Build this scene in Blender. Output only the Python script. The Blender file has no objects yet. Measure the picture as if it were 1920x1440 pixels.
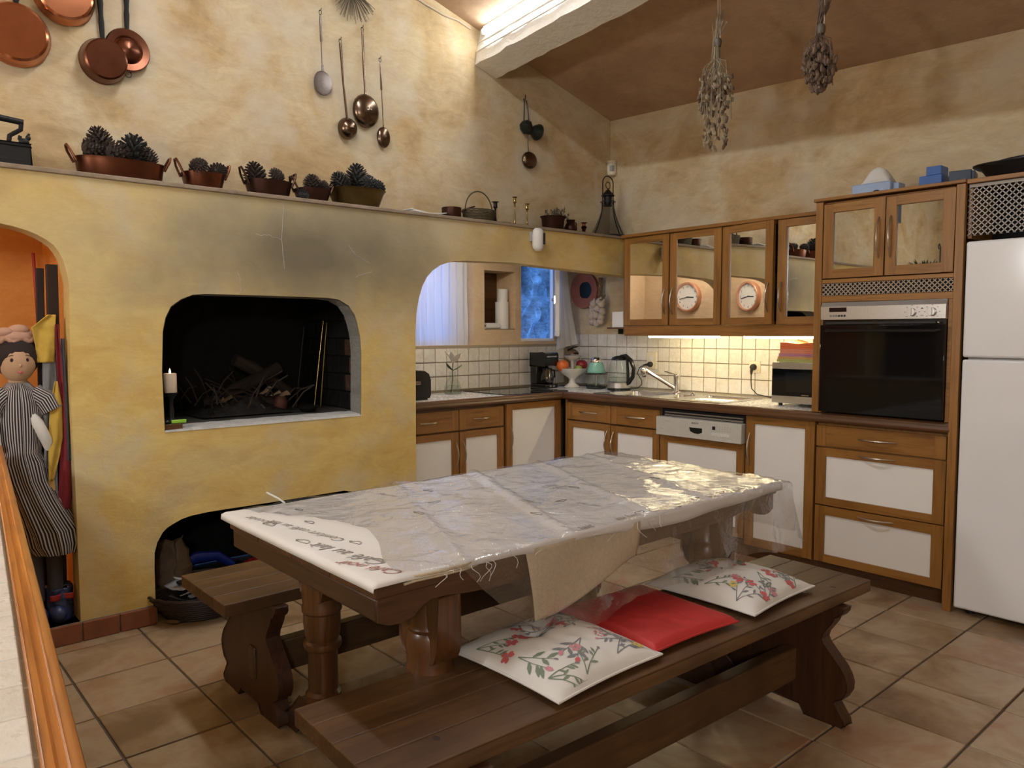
import bpy, math, random
from mathutils import Vector, Matrix, noise
from mathutils.geometry import tessellate_polygon
random.seed(7)
PI = math.pi
scene = bpy.context.scene
COL = scene.collection

# ------------------------------------------------------------------ camera
F_PX = 1439.736
cam_d = bpy.data.cameras.new('camera')
cam_d.sensor_fit = 'HORIZONTAL'; cam_d.sensor_width = 36.0
cam_d.lens = F_PX / 1920 * 36.0
cam_d.clip_start = 0.02; cam_d.clip_end = 100
cam = bpy.data.objects.new('camera', cam_d); COL.objects.link(cam)
def set_cam(loc, yaw, pitch, roll):
    yaw, pitch, roll = map(math.radians, (yaw, pitch, roll))
    fw = Vector((-math.sin(yaw)*math.cos(pitch), math.cos(yaw)*math.cos(pitch), -math.sin(pitch)))
    r = Vector((math.cos(yaw), math.sin(yaw), 0)); u = r.cross(fw)
    R = r*math.cos(roll) + u*math.sin(roll); U = -r*math.sin(roll) + u*math.cos(roll)
    m = Matrix((R, U, -fw)).transposed().to_4x4(); m.translation = Vector(loc)
    cam.matrix_world = m
set_cam((3.64903, -3.87886, 1.32655), 48.7775, 3.9612, -0.1678)
scene.camera = cam

# ------------------------------------------------------------------ world, exposure
world = bpy.data.worlds.new('dusk'); scene.world = world; world.use_nodes = True
wb = world.node_tree.nodes['Background']
wb.inputs[0].default_value = (0.12, 0.35, 1.0, 1); wb.inputs[1].default_value = 2.1
vs = scene.view_settings
vs.view_transform = 'Standard'; vs.look = 'None'; vs.gamma = 1.0; vs.use_curve_mapping = False
vs.exposure = 0.36

# strengths of the lamps the room has (emission of their tubes / bulbs)
TUBE_BEAM = 30.0      # fluorescent tube on the plastered beam
TUBE_ROOM = 130.0     # its twin on the ceiling over the table, out of frame
CABINET_LAMP = 45.0   # strip lamps under the wall cabinets
NEAR_LAMP = 100.0     # second globe, behind the camera
NICHE_LAMP = 60.0     # bulb in the niche
RECESS_LAMP = 46.0    # strip lamp hidden behind the beam over the kitchen recess
ROOM_LAMP = 80.0      # globe pendant at the far end of the room
C_NEAR = (.93, .97, 1.0); C_TUBE = (0.86, 0.94, 1.0); C_CAB = (1.0, 0.83, 0.48); C_WARM = (1.0, 0.60, 0.26); C_ROOM = (.98, .97, .95)

# ------------------------------------------------------------------ materials
MATS = {}
def nt(name):
    m = bpy.data.materials.new(name); m.use_nodes = True
    t = m.node_tree; b = t.nodes['Principled BSDF']; return m, t, b
def N(t, kind, **kw):
    n = t.nodes.new(kind)
    for k, v in kw.items(): setattr(n, k, v)
    return n
def ramp(t, stops, fac):
    r = N(t, 'ShaderNodeValToRGB'); e = r.color_ramp.elements
    while len(e) < len(stops): e.new(0.5)
    for el, (p, c) in zip(e, stops): el.position = p; el.color = (*c, 1)
    t.links.new(fac, r.inputs[0]); return r.outputs[0]
def coords(t, scale=(1, 1, 1), kind='Object', rnd=False):
    tc = N(t, 'ShaderNodeTexCoord'); mp = N(t, 'ShaderNodeMapping')
    mp.inputs['Scale'].default_value = scale
    t.links.new(tc.outputs[kind], mp.inputs[0])
    if rnd:
        oi = N(t, 'ShaderNodeObjectInfo'); mu = N(t, 'ShaderNodeMath', operation='MULTIPLY'); mu.inputs[1].default_value = 37.0
        t.links.new(oi.outputs['Random'], mu.inputs[0]); t.links.new(mu.outputs[0], mp.inputs['Location'])
    return mp.outputs[0]
def noise_n(t, vec, scale, detail=4, rough=0.55, dist=0.0):
    n = N(t, 'ShaderNodeTexNoise'); n.inputs['Scale'].default_value = scale
    n.inputs['Detail'].default_value = detail; n.inputs['Roughness'].default_value = rough
    n.inputs['Distortion'].default_value = dist
    t.links.new(vec, n.inputs['Vector']); return n.outputs[0]
def mixc(t, a, b, fac, mode='MIX'):
    m = N(t, 'ShaderNodeMix', data_type='RGBA', blend_type=mode)
    for s, v in ((m.inputs[6], a), (m.inputs[7], b)):
        if isinstance(v, tuple): s.default_value = (*v, 1)
        else: t.links.new(v, s)
    if isinstance(fac, (int, float)): m.inputs[0].default_value = fac
    else: t.links.new(fac, m.inputs[0])
    return m.outputs[2]
def bump(t, b, h, strength=0.2, dist=0.01):
    bp = N(t, 'ShaderNodeBump'); bp.inputs['Strength'].default_value = strength; bp.inputs['Distance'].default_value = dist
    t.links.new(h, bp.inputs['Height']); t.links.new(bp.outputs[0], b.inputs['Normal'])
def simple(name, c, rough=0.5, metal=0.0, spec=0.5, **kw):
    m, t, b = nt(name)
    b.inputs['Base Color'].default_value = (*c, 1); b.inputs['Roughness'].default_value = rough
    b.inputs['Metallic'].default_value = metal; b.inputs['Specular IOR Level'].default_value = spec
    v = coords(t, rnd=True); n = noise_n(t, v, kw.get('nscale', 30), 3)
    t.links.new(mixc(t, tuple(x*kw.get('lo', .88) for x in c), tuple(min(1, x*1.06) for x in c), n), b.inputs['Base Color'])
    if kw.get('bump'): bump(t, b, n, kw['bump'], kw.get('bd', .004))
    if 'trans' in kw: b.inputs['Transmission Weight'].default_value = kw['trans']
    if 'ior' in kw: b.inputs['IOR'].default_value = kw['ior']
    if 'coat' in kw: b.inputs['Coat Weight'].default_value = kw['coat']; b.inputs['Coat Roughness'].default_value = .08
    MATS[name] = m; return m
def emis(name, c, s):
    m = bpy.data.materials.new(name); m.use_nodes = True; t = m.node_tree; t.nodes.clear()
    e = N(t, 'ShaderNodeEmission'); e.inputs[0].default_value = (*c, 1); e.inputs[1].default_value = s
    o = N(t, 'ShaderNodeOutputMaterial'); t.links.new(e.outputs[0], o.inputs[0]); MATS[name] = m; return m
def plaster(name, cols, scale=1.6, bumpk=0.25, rough=0.85, stain=None, patch=None, mott=.20):
    m, t, b = nt(name); v = coords(t)
    n1 = noise_n(t, v, scale, 7, .62, .6)
    c = ramp(t, [(0.28 + .44*i/(len(cols)-1), k) for i, k in enumerate(cols)], n1)
    n2 = noise_n(t, coords(t, (1, 1, 2.4)), scale*3.6, 8, .68, 1.0)
    c = mixc(t, c, ramp(t, [(.30, (.26, .22, .16)), (.70, (.80, .79, .77))], n2), mott, 'OVERLAY')
    n6 = noise_n(t, coords(t, (1, .8, 3.2)), scale*17, 5, .7, 1.5)
    c = mixc(t, c, ramp(t, [(.32, (.30, .27, .22)), (.68, (.74, .73, .70))], n6), mott*.35, 'OVERLAY')
    if patch:
        n3 = noise_n(t, v, scale*1.1+.7, 5, .6, .3)
        k = ramp(t, [(.50, (0, 0, 0)), (.74, (.85, .85, .85))], n3)
        c = mixc(t, c, patch, k)
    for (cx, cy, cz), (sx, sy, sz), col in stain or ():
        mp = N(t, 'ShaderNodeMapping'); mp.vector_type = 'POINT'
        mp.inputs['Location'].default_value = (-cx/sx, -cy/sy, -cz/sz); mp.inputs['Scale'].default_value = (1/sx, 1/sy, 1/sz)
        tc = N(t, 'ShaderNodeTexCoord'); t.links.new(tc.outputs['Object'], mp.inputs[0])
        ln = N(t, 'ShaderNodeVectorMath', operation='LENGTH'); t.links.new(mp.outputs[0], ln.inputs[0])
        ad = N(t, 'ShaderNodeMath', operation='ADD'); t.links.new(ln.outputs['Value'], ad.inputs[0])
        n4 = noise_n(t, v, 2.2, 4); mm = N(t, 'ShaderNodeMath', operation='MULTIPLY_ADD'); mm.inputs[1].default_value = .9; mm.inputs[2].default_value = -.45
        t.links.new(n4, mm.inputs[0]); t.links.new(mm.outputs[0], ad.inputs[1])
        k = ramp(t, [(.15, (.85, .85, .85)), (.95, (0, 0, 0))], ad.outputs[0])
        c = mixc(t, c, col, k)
    t.links.new(c, b.inputs['Base Color']); b.inputs['Roughness'].default_value = rough
    b.inputs['Specular IOR Level'].default_value = .25
    n5 = noise_n(t, coords(t, (1, 1, 1.8)), 16, 6, .6, .8); bump(t, b, n5, bumpk, .012)
    MATS[name] = m; return m
def wood(name, c1, c2, axis=2, scale=1.0, rough=0.45, dark=None, coat=0.0):
    m, t, b = nt(name); s = [16*scale]*3; s[axis] = 1.1*scale
    v = coords(t, tuple(s), rnd=True)
    n1 = noise_n(t, v, 1.0, 5, .6, .9); n2 = noise_n(t, coords(t, tuple(x*5 for x in s), rnd=True), 1.0, 2, .5)
    c = ramp(t, [(.30, c1), (.68, c2)], n1)
    c = mixc(t, c, tuple(x*.55 for x in c1), ramp(t, [(.50, (0, 0, 0)), (.72, (.55, .55, .55))], n2))
    if dark:
        n3 = noise_n(t, coords(t, (3, 3, 3)), 1.0, 4, .6); c = mixc(t, c, dark, ramp(t, [(.42, (0, 0, 0)), (.66, (.8, .8, .8))], n3))
    t.links.new(c, b.inputs['Base Color']); b.inputs['Roughness'].default_value = rough
    b.inputs['Coat Weight'].default_value = coat; b.inputs['Coat Roughness'].default_value = .2
    bump(t, b, n2, .12, .002); MATS[name] = m; return m
def glass_thin(name, tint=(1, 1, 1), gloss=0.08, rough=0.03, bumps=None, edge=0.8, haze=0):
    m = bpy.data.materials.new(name); m.use_nodes = True; t = m.node_tree; t.nodes.clear()
    tr = N(t, 'ShaderNodeBsdfTransparent'); tr.inputs[0].default_value = (*tint, 1)
    gl = N(t, 'ShaderNodeBsdfGlossy'); gl.inputs['Roughness'].default_value = rough
    fr = N(t, 'ShaderNodeLayerWeight'); pw = N(t, 'ShaderNodeMath', operation='POWER'); pw.inputs[1].default_value = 4.0
    ad = N(t, 'ShaderNodeMath', operation='MULTIPLY_ADD', use_clamp=True); ad.inputs[1].default_value = edge; ad.inputs[2].default_value = gloss
    t.links.new(fr.outputs['Facing'], pw.inputs[0]); t.links.new(pw.outputs[0], ad.inputs[0])
    mx = N(t, 'ShaderNodeMixShader'); o = N(t, 'ShaderNodeOutputMaterial')
    t.links.new(ad.outputs[0], mx.inputs[0]); t.links.new(tr.outputs[0], mx.inputs[1]); t.links.new(gl.outputs[0], mx.inputs[2])
    if haze:
        df = N(t, 'ShaderNodeBsdfDiffuse'); df.inputs[0].default_value = (.9, .9, .92, 1); m3 = N(t, 'ShaderNodeMixShader'); m3.inputs[0].default_value = haze
        t.links.new(mx.outputs[0], m3.inputs[1]); t.links.new(df.outputs[0], m3.inputs[2]); t.links.new(m3.outputs[0], o.inputs[0])
    else: t.links.new(mx.outputs[0], o.inputs[0])
    if bumps:
        n = noise_n(t, coords(t, bumps[1]), bumps[0], 4, .6, 1.5)
        bp = N(t, 'ShaderNodeBump'); bp.inputs['Strength'].default_value = bumps[2]; bp.inputs['Distance'].default_value = .01
        t.links.new(n, bp.inputs['Height']); t.links.new(bp.outputs[0], gl.inputs['Normal']); t.links.new(bp.outputs[0], fr.inputs['Normal'])
    MATS[name] = m; return m

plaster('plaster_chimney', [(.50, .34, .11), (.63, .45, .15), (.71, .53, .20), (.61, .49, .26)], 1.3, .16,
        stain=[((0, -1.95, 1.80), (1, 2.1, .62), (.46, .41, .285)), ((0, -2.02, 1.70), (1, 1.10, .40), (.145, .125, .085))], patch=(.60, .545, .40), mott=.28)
plaster('plaster_wall', [(.40, .275, .135), (.50, .37, .205), (.58, .485, .33), (.49, .345, .165)], 1.5, .22, patch=(.60, .545, .44), mott=.30)
plaster('plaster_ceiling', [(.36, .225, .135), (.44, .29, .18), (.48, .345, .22)], 1.7, .22)
plaster('plaster_beam', [(.70, .67, .60), (.78, .75, .69), (.74, .68, .60)], 3.0, .8)
plaster('plaster_niche', [(.62, .26, .06), (.72, .33, .09), (.76, .40, .14)], 1.8, .3)
plaster('plaster_window', [(.56, .41, .26), (.64, .48, .32), (.68, .54, .38)], 2.0, .3)
plaster('soot_shade', [(.005, .0045, .004), (.008, .007, .0065), (.013, .012, .011)], 4, .4)  # soot black, made darker still so hearth and store recesses look unlit
plaster('hearth_stone', [(.03, .028, .026), (.06, .057, .054), (.11, .107, .10)], 5, .5)
plaster('ash_dark', [(.010, .010, .009), (.02, .019, .018), (.04, .038, .036)], 9, .6)
plaster('hearth_rim', [(.42, .42, .41), (.55, .55, .54), (.36, .36, .36)], 6, .8)
plaster('stone_shelf', [(.20, .15, .10), (.28, .22, .16), (.34, .28, .22)], 5, .4)
plaster('rock_out', [(.10, .11, .13), (.30, .32, .36), (.60, .62, .66)], 4, 1.0, mott=.6)
simple('grout_floor', (.13, .10, .072), .9, nscale=60, bump=.4)
simple('grout_wall', (.33, .28, .20), .9, nscale=60)
wood('wood_honey_v', (.225, .095, .018), (.345, .162, .038), 2, rough=.36, coat=.2)
wood('wood_honey_x', (.225, .095, .018), (.345, .162, .038), 0, rough=.36, coat=.2)
wood('wood_honey_y', (.225, .095, .018), (.345, .162, .038), 1, rough=.36, coat=.2)
wood('wood_edge_x', (.07, .030, .011), (.145, .062, .022), 0, rough=.4, coat=.2)
wood('wood_edge_y', (.07, .030, .011), (.145, .062, .022), 1, rough=.4, coat=.2)
wood('wood_dark_x', (.036, .016, .008), (.075, .034, .016), 0, rough=.42, coat=.25)
wood('wood_dark_y', (.055, .022, .010), (.115, .048, .020), 1, rough=.42, coat=.25)
wood('wood_column', (.070, .026, .008), (.150, .058, .017), 2, rough=.35, coat=.3)
wood('wood_dark_z', (.040, .015, .006), (.080, .030, .011), 2, rough=.5, coat=.05)  # bench legs: their blocked light is put into this darker tone
wood('wood_bench_y', (.078, .036, .012), (.155, .078, .028), 1, rough=.5, coat=.05, dark=(.055, .026, .011))
wood('wood_rail', (.40, .13, .018), (.60, .24, .04), 0, rough=.35, coat=.3)
wood('wood_board', (.018, .008, .006), (.036, .016, .010), 2, rough=.6)
wood('wood_log', (.018, .012, .009), (.05, .036, .026), 0, rough=.9)
simple('panel_white', (.84, .84, .83), .32, nscale=4, lo=.98)
simple('enamel_white', (.84, .86, .90), .12, nscale=3, lo=.985, coat=.4)
simple('plastic_white', (.78, .78, .76), .35)
simple('plastic_offwhite', (.74, .68, .52), .4)
simple('plastic_black', (.012, .012, .013), .22)
simple('rubber_black', (.015, .015, .015), .5)
simple('display_black', (.006, .008, .012), .08)
simple('oven_glass', (.005, .006, .007), .045, spec=.35)
simple('steel', (.62, .62, .61), .24, 1.0)
simple('steel_brushed', (.66, .66, .65), .34, 1.0, nscale=80)
simple('handle_bronze', (.50, .44, .36), .32, 1.0)
simple('chrome', (.80, .80, .80), .07, 1.0)
simple('copper', (.60, .23, .11), .20, 1.0, nscale=9, lo=.6)
simple('copper_dark', (.22, .085, .05), .30, 1.0, nscale=14, lo=.5)
simple('copper_old', (.07, .03, .02), .42, .8, nscale=20, lo=.5)
simple('bronze_spoon', (.20, .14, .10), .24, 1.0, nscale=25, lo=.6, bump=.25)
simple('silver_spoon', (.22, .185, .17), .36, 1.0, nscale=30, lo=.7, bump=.2)
simple('brass', (.42, .29, .10), .25, 1.0, nscale=20, lo=.7)
simple('brass_old', (.16, .115, .04), .4, .9, nscale=20, lo=.6)
simple('iron_black', (.010, .010, .011), .5, .4)
simple('iron_green', (.018, .026, .020), .45, .5)
simple('cone_brown', (.055, .036, .028), .7, nscale=40, lo=.5)
simple('cone_grey', (.045, .045, .044), .7, nscale=40, lo=.5)
simple('ceramic_white', (.78, .76, .70), .15, coat=.3)
simple('terracotta', (.36, .125, .07), .55)
simple('pot_dark', (.10, .032, .018), .7)  # terracotta of the hearth pot in a darker tone
simple('terracotta_skirt', (.33, .115, .055), .7, nscale=14, lo=.5)
simple('mint', (.26, .58, .47), .25)
simple('fruit_orange', (.72, .16, .03), .4, nscale=25)
simple('fruit_red', (.33, .02, .022), .3, nscale=15, lo=.5)
simple('fruit_green', (.28, .38, .10), .4)
simple('garlic', (.62, .52, .42), .6, nscale=25, lo=.7)
simple('straw', (.26, .17, .09), .9, nscale=40, lo=.5)
simple('dried_pale', (.36, .29, .19), .9, nscale=40, lo=.5)
simple('dried_brown', (.17, .11, .075), .9, nscale=40, lo=.5)
simple('string_pale', (.52, .42, .30), .9)
simple('wire', (.10, .08, .055), .6)
simple('wicker', (.10, .075, .035), .8, nscale=60, lo=.5)
simple('wicker_straw', (.30, .22, .09), .85, nscale=60, lo=.5)
simple('fabric_red', (.50, .032, .030), .55, nscale=120, bump=.1)
simple('fabric_white', (.70, .69, .66), .8, nscale=6, lo=.94)
simple('felt_beige', (.68, .57, .41), .95, nscale=90, lo=.72, bump=.5)
simple('towel_yellow', (.55, .36, .06), .9, nscale=60)
simple('towel_red', (.22, .02, .03), .9, nscale=60)
simple('towel_grey', (.20, .20, .21), .9, nscale=60)
simple('towel_darkgrey', (.06, .06, .075), .9, nscale=60)
simple('towel_orange', (.72, .17, .05), .9, nscale=60)
simple('towel_salmon', (.72, .26, .15), .9, nscale=60)
simple('towel_lilac', (.50, .22, .30), .9, nscale=60)
simple('towel_green', (.46, .47, .16), .9, nscale=60)
simple('towel_ochre', (.62, .38, .12), .9, nscale=60)
simple('skin_cloth', (.52, .33, .20), .9, nscale=60)
simple('hair_dark', (.025, .010, .008), .8, nscale=90, lo=.4)
simple('cap_pink', (.52, .30, .21), .9, nscale=20)
plaster('cement_grey', [(.20, .20, .19), (.28, .28, .27), (.24, .23, .21)], 4, .4)
simple('shoe_blue', (.03, .05, .14), .35)
simple('blue_box', (.05, .16, .52), .35)
simple('blue_dark', (.045, .075, .13), .4)
simple('blue_pale', (.36, .48, .70), .35)
simple('bag_blue', (.012, .03, .25), .3)
simple('bag_brown', (.16, .10, .055), .7, nscale=12, lo=.4, bump=.6, bd=.02)
simple('paper_grey', (.42, .42, .44), .8, nscale=10, lo=.7)
simple('red_thing', (.36, .02, .02), .5)
simple('candle', (.78, .62, .46), .5)
simple('lighter_green', (.30, .62, .06), .3)
simple('ink_grey', (.30, .28, .26), .9)
simple('ink_dark', (.03, .03, .03), .6)
simple('ink_red', (.42, .18, .14), .9)
simple('print_red', (.58, .13, .13), .9)
simple('print_pink', (.60, .27, .31), .9)
simple('print_green', (.20, .25, .19), .9)
simple('print_grey', (.22, .23, .25), .9)
simple('print_yellow', (.66, .52, .14), .9)
simple('copper_rim', (.66, .36, .24), .35, .6)
simple('leaf_green', (.05, .09, .03), .6)
simple('leaf_out', (.10, .22, .12), .6)
simple('lily_white', (.72, .68, .60), .6)
simple('lattice_grey', (.34, .32, .30), .45, .5)
simple('lattice_beige', (.50, .40, .30), .6)
simple('dark_inside', (.01, .01, .012), .8)
simple('water', (.9, .95, .95), .02)
m, t, b = nt('mirror'); b.inputs['Base Color'].default_value = (.88, .87, .83, 1); b.inputs['Metallic'].default_value = 1; b.inputs['Roughness'].default_value = .012
bump(t, b, noise_n(t, coords(t), 3, 2), .02, .004); MATS['mirror'] = m
m, t, b = nt('mirror_dim'); b.inputs['Base Color'].default_value = (.42, .41, .38, 1); b.inputs['Metallic'].default_value = 1; b.inputs['Roughness'].default_value = .015
bump(t, b, noise_n(t, coords(t), 3, 2), .02, .004); MATS['mirror_dim'] = m
glass_thin('glass_clear', (.93, .96, .95), .04, .02)
glass_thin('glass_smoke', (.42, .42, .42), .10, .06)
glass_thin('glass_lantern', (.66, .66, .66), .06, .10)
glass_thin('window_glass', (.92, .96, 1.0), .02, .01)
glass_thin('plastic_sheet', (.96, .96, .97), .17, .08, (9, (1, 1, 1), .7), .60, .03)
# per-piece tiles
def tile_mat(name, stops, scale, rough, bumpk, rndamt=.5, spec=.5):
    m, t, b = nt(name); v = coords(t, rnd=True)
    n1 = noise_n(t, v, scale, 6, .62, .4)
    oi = N(t, 'ShaderNodeObjectInfo'); ma = N(t, 'ShaderNodeMath', operation='MULTIPLY_ADD'); ma.inputs[1].default_value = rndamt*.35; ma.inputs[2].default_value = -rndamt*.175
    t.links.new(oi.outputs['Random'], ma.inputs[0]); ad = N(t, 'ShaderNodeMath', operation='ADD')
    t.links.new(ma.outputs[0], ad.inputs[0]); t.links.new(n1, ad.inputs[1])
    t.links.new(ramp(t, stops, ad.outputs[0]), b.inputs['Base Color'])
    n2 = noise_n(t, v, scale*4, 4, .6); r = ramp(t, [(.3, (rough*.8,)*3), (.7, (min(1, rough*1.3),)*3)], n2)
    t.links.new(r, b.inputs['Roughness']); b.inputs['Specular IOR Level'].default_value = spec
    bump(t, b, n2, bumpk, .006); MATS[name] = m
tile_mat('tile_floor', [(.28, (.22, .135, .07)), (.42, (.34, .235, .135)), (.55, (.43, .33, .215)), (.72, (.37, .22, .125))], 4.0, .36, .12, .8)
tile_mat('tile_wall', [(.3, (.60, .57, .51)), (.7, (.72, .70, .65))], 14, .28, .5, .6)
tile_mat('tile_counter', [(.3, (.66, .66, .66)), (.7, (.76, .76, .77))], 14, .25, .35, .5)
tile_mat('tile_bar', [(.3, (.70, .66, .58)), (.7, (.80, .77, .70))], 12, .3, .4, .5)
tile_mat('brick', [(.3, (.05, .025, .015)), (.7, (.15, .07, .035))], 20, .9, .6, .8)
# curtain: thin white voile that lets light through
m = bpy.data.materials.new('voile'); m.use_nodes = True; t = m.node_tree; t.nodes.clear()
d = N(t, 'ShaderNodeBsdfDiffuse'); d.inputs[0].default_value = (.82, .82, .84, 1); tl = N(t, 'ShaderNodeBsdfTranslucent'); tl.inputs[0].default_value = (.85, .87, .92, 1)
tp = N(t, 'ShaderNodeBsdfTransparent'); m1 = N(t, 'ShaderNodeMixShader'); m1.inputs[0].default_value = .30; m2 = N(t, 'ShaderNodeMixShader'); m2.inputs[0].default_value = .06
o = N(t, 'ShaderNodeOutputMaterial'); t.links.new(d.outputs[0], m1.inputs[1]); t.links.new(tl.outputs[0], m1.inputs[2])
t.links.new(m1.outputs[0], m2.inputs[1]); t.links.new(tp.outputs[0], m2.inputs[2]); t.links.new(m2.outputs[0], o.inputs[0]); MATS['voile'] = m
# striped cotton of the doll
m, t, b = nt('cotton_stripe'); wv = N(t, 'ShaderNodeTexWave', wave_type='BANDS', bands_direction='X'); wv.inputs['Scale'].default_value = 1.0; wv.inputs['Distortion'].default_value = .25
uvn = N(t, 'ShaderNodeUVMap'); mp = N(t, 'ShaderNodeMapping'); mp.inputs['Scale'].default_value = (4.2, .15, 1)
t.links.new(uvn.outputs[0], mp.inputs[0]); t.links.new(mp.outputs[0], wv.inputs['Vector'])
t.links.new(ramp(t, [(.56, (.014, .011, .014)), (.66, (.48, .44, .42))], wv.outputs[0]), b.inputs['Base Color']); b.inputs['Roughness'].default_value = .9; MATS['cotton_stripe'] = m
# crinkled printed tablecloth
m, t, b = nt('cloth_table'); v = coords(t); n1 = noise_n(t, v, 2.2, 4); t.links.new(ramp(t, [(.35, (.74, .72, .68)), (.65, (.82, .82, .82))], n1), b.inputs['Base Color']); b.inputs['Roughness'].default_value = .75
bump(t, b, noise_n(t, v, 30, 3), .1, .003); MATS['cloth_table'] = m

# ------------------------------------------------------------------ helpers
def piece(fn):
    def g(s, *a, **k): s.p.append((len(s.v), len(s.f))); return fn(s, *a, **k)
    return g
class MB:
    def __init__(s): s.v = []; s.f = []; s.mi = []; s.uv = None; s.cur = 0; s.p = []
    def each(s, name, mats, parent=None, **kw):
        """every primitive as an object of its own"""
        ends = s.p[1:]+[(len(s.v), len(s.f))]; out = []
        for (v0, f0), (v1, f1) in zip(s.p, ends):
            q = MB(); q.v = s.v[v0:v1]; q.f = [tuple(i-v0 for i in f) for f in s.f[f0:f1]]; q.mi = s.mi[f0:f1]; out.append(q.build(name, mats, parent, **kw))
        return out
    def _f(s, *idx): s.f.append(tuple(idx)); s.mi.append(s.cur)
    @piece
    def box(s, x0, x1, y0, y1, z0, z1, rot=None):
        a = len(s.v); P = [(x0,y0,z0),(x1,y0,z0),(x1,y1,z0),(x0,y1,z0),(x0,y0,z1),(x1,y0,z1),(x1,y1,z1),(x0,y1,z1)]
        if rot: # (angle about z at centre)
            c = Vector(((x0+x1)/2, (y0+y1)/2, (z0+z1)/2)); R = rot if isinstance(rot, Matrix) else Matrix.Rotation(rot, 3, 'Z')
            P = [tuple(R @ (Vector(p)-c) + c) for p in P]
        s.v += P
        for q in ((0,3,2,1),(4,5,6,7),(0,1,5,4),(1,2,6,5),(2,3,7,6),(3,0,4,7)): s._f(*[a+i for i in q])
        return s
    @piece
    def prism(s, poly, axis, d0, d1):
        """poly: 2D points; axis 0: (y,z), 1: (x,z), 2: (x,y)"""
        def P(p, d): return ((d, p[0], p[1]), (p[0], d, p[1]), (p[0], p[1], d))[axis]
        a = len(s.v); n = len(poly); s.v += [P(p, d0) for p in poly] + [P(p, d1) for p in poly]
        for tri in tessellate_polygon([[Vector((*p, 0)) for p in poly]]):
            s._f(*[a+i for i in tri]); s._f(*[a+n+i for i in reversed(tri)])
        for i in range(n): j = (i+1) % n; s._f(a+i, a+j, a+n+j, a+n+i)
        return s
    @piece
    def holed(s, loops, axis, d0, d1):
        def P(p, d): return ((d, p[0], p[1]), (p[0], d, p[1]), (p[0], p[1], d))[axis]
        a = len(s.v); flat = [p for l in loops for p in l]; n = len(flat)
        s.v += [P(p, d0) for p in flat] + [P(p, d1) for p in flat]
        for tri in tessellate_polygon([[Vector((*p, 0)) for p in l] for l in loops]):
            s._f(*[a+i for i in tri]); s._f(*[a+n+i for i in reversed(tri)])
        o = 0
        for l in loops:
            k = len(l)
            for i in range(k): j = (i+1) % k; s._f(a+o+i, a+o+j, a+n+o+j, a+n+o+i)
            o += k
        return s
    @piece
    def ring(s, p0, p1, r0, r1, n=12, cap=True):
        p0 = Vector(p0); p1 = Vector(p1); z = (p1-p0).normalized(); x = z.orthogonal().normalized(); y = z.cross(x); a = len(s.v)
        for p, r in ((p0, r0), (p1, r1)):
            for i in range(n): th = 2*PI*i/n; s.v.append(tuple(p + x*(r*math.cos(th)) + y*(r*math.sin(th))))
        for i in range(n): j = (i+1) % n; s._f(a+i, a+j, a+n+j, a+n+i)
        if cap: s._f(*[a+i for i in reversed(range(n))]); s._f(*[a+n+i for i in range(n)])
        return s
    @piece
    def lathe(s, prof, c=(0,0,0), n=20, axis=(0,0,1), sx=1.0, sy=1.0, close=False):
        z = Vector(axis).normalized(); x = Vector((1,0,0)) if abs(z.z) > .99 else z.orthogonal().normalized(); y = z.cross(x); c = Vector(c); a = len(s.v); m = len(prof)
        for r, h in prof:
            for i in range(n): th = 2*PI*i/n; s.v.append(tuple(c + z*h + x*(r*sx*math.cos(th)) + y*(r*sy*math.sin(th))))
        for k in range(m if close else m-1):
            k2 = (k+1) % m
            for i in range(n):
                j = (i+1) % n; s._f(a+k*n+i, a+k*n+j, a+k2*n+j, a+k2*n+i)
        if not close:
            if prof[0][0] > 1e-4: s._f(*[a+i for i in reversed(range(n))])
            if prof[-1][0] > 1e-4: s._f(*[a+(m-1)*n+i for i in range(n)])
        return s
    @piece
    def tube(s, path, r, n=8, closed=False, flat=None):
        pts = [Vector(p) for p in path]; m = len(pts); a = len(s.v); up = None
        for k, p in enumerate(pts):
            if closed: d = pts[(k+1) % m] - pts[k-1]
            else: d = pts[min(k+1, m-1)] - pts[max(k-1, 0)]
            d.normalize()
            if up is None: up = d.orthogonal().normalized()
            x = (up - d*up.dot(d)); x = x.normalized() if x.length > 1e-6 else d.orthogonal().normalized(); up = x; y = d.cross(x)
            rr = r[k] if isinstance(r, (list, tuple)) else r
            for i in range(n):
                th = 2*PI*i/n; s.v.append(tuple(p + x*(rr*math.cos(th)) + y*(rr*(flat or 1)*math.sin(th))))
        for k in range(m if closed else m-1):
            k2 = (k+1) % m
            for i in range(n): j = (i+1) % n; s._f(a+k*n+i, a+k*n+j, a+k2*n+j, a+k2*n+i)
        if not closed: s._f(*[a+i for i in reversed(range(n))]); s._f(*[a+(m-1)*n+i for i in range(n)])
        return s
    @piece
    def sph(s, c, r, n=14, m=9, rot=None):
        if not isinstance(r, (tuple, list)): r = (r, r, r)
        a = len(s.v); c = Vector(c)
        for k in range(m+1):
            ph = PI*k/m
            for i in range(n):
                th = 2*PI*i/n; p = Vector((r[0]*math.sin(ph)*math.cos(th), r[1]*math.sin(ph)*math.sin(th), r[2]*math.cos(ph)))
                s.v.append(tuple(c + (rot @ p if rot else p)))
        for k in range(m):
            for i in range(n): j = (i+1) % n; s._f(a+k*n+i, a+(k+1)*n+i, a+(k+1)*n+j, a+k*n+j)
        return s
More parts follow.
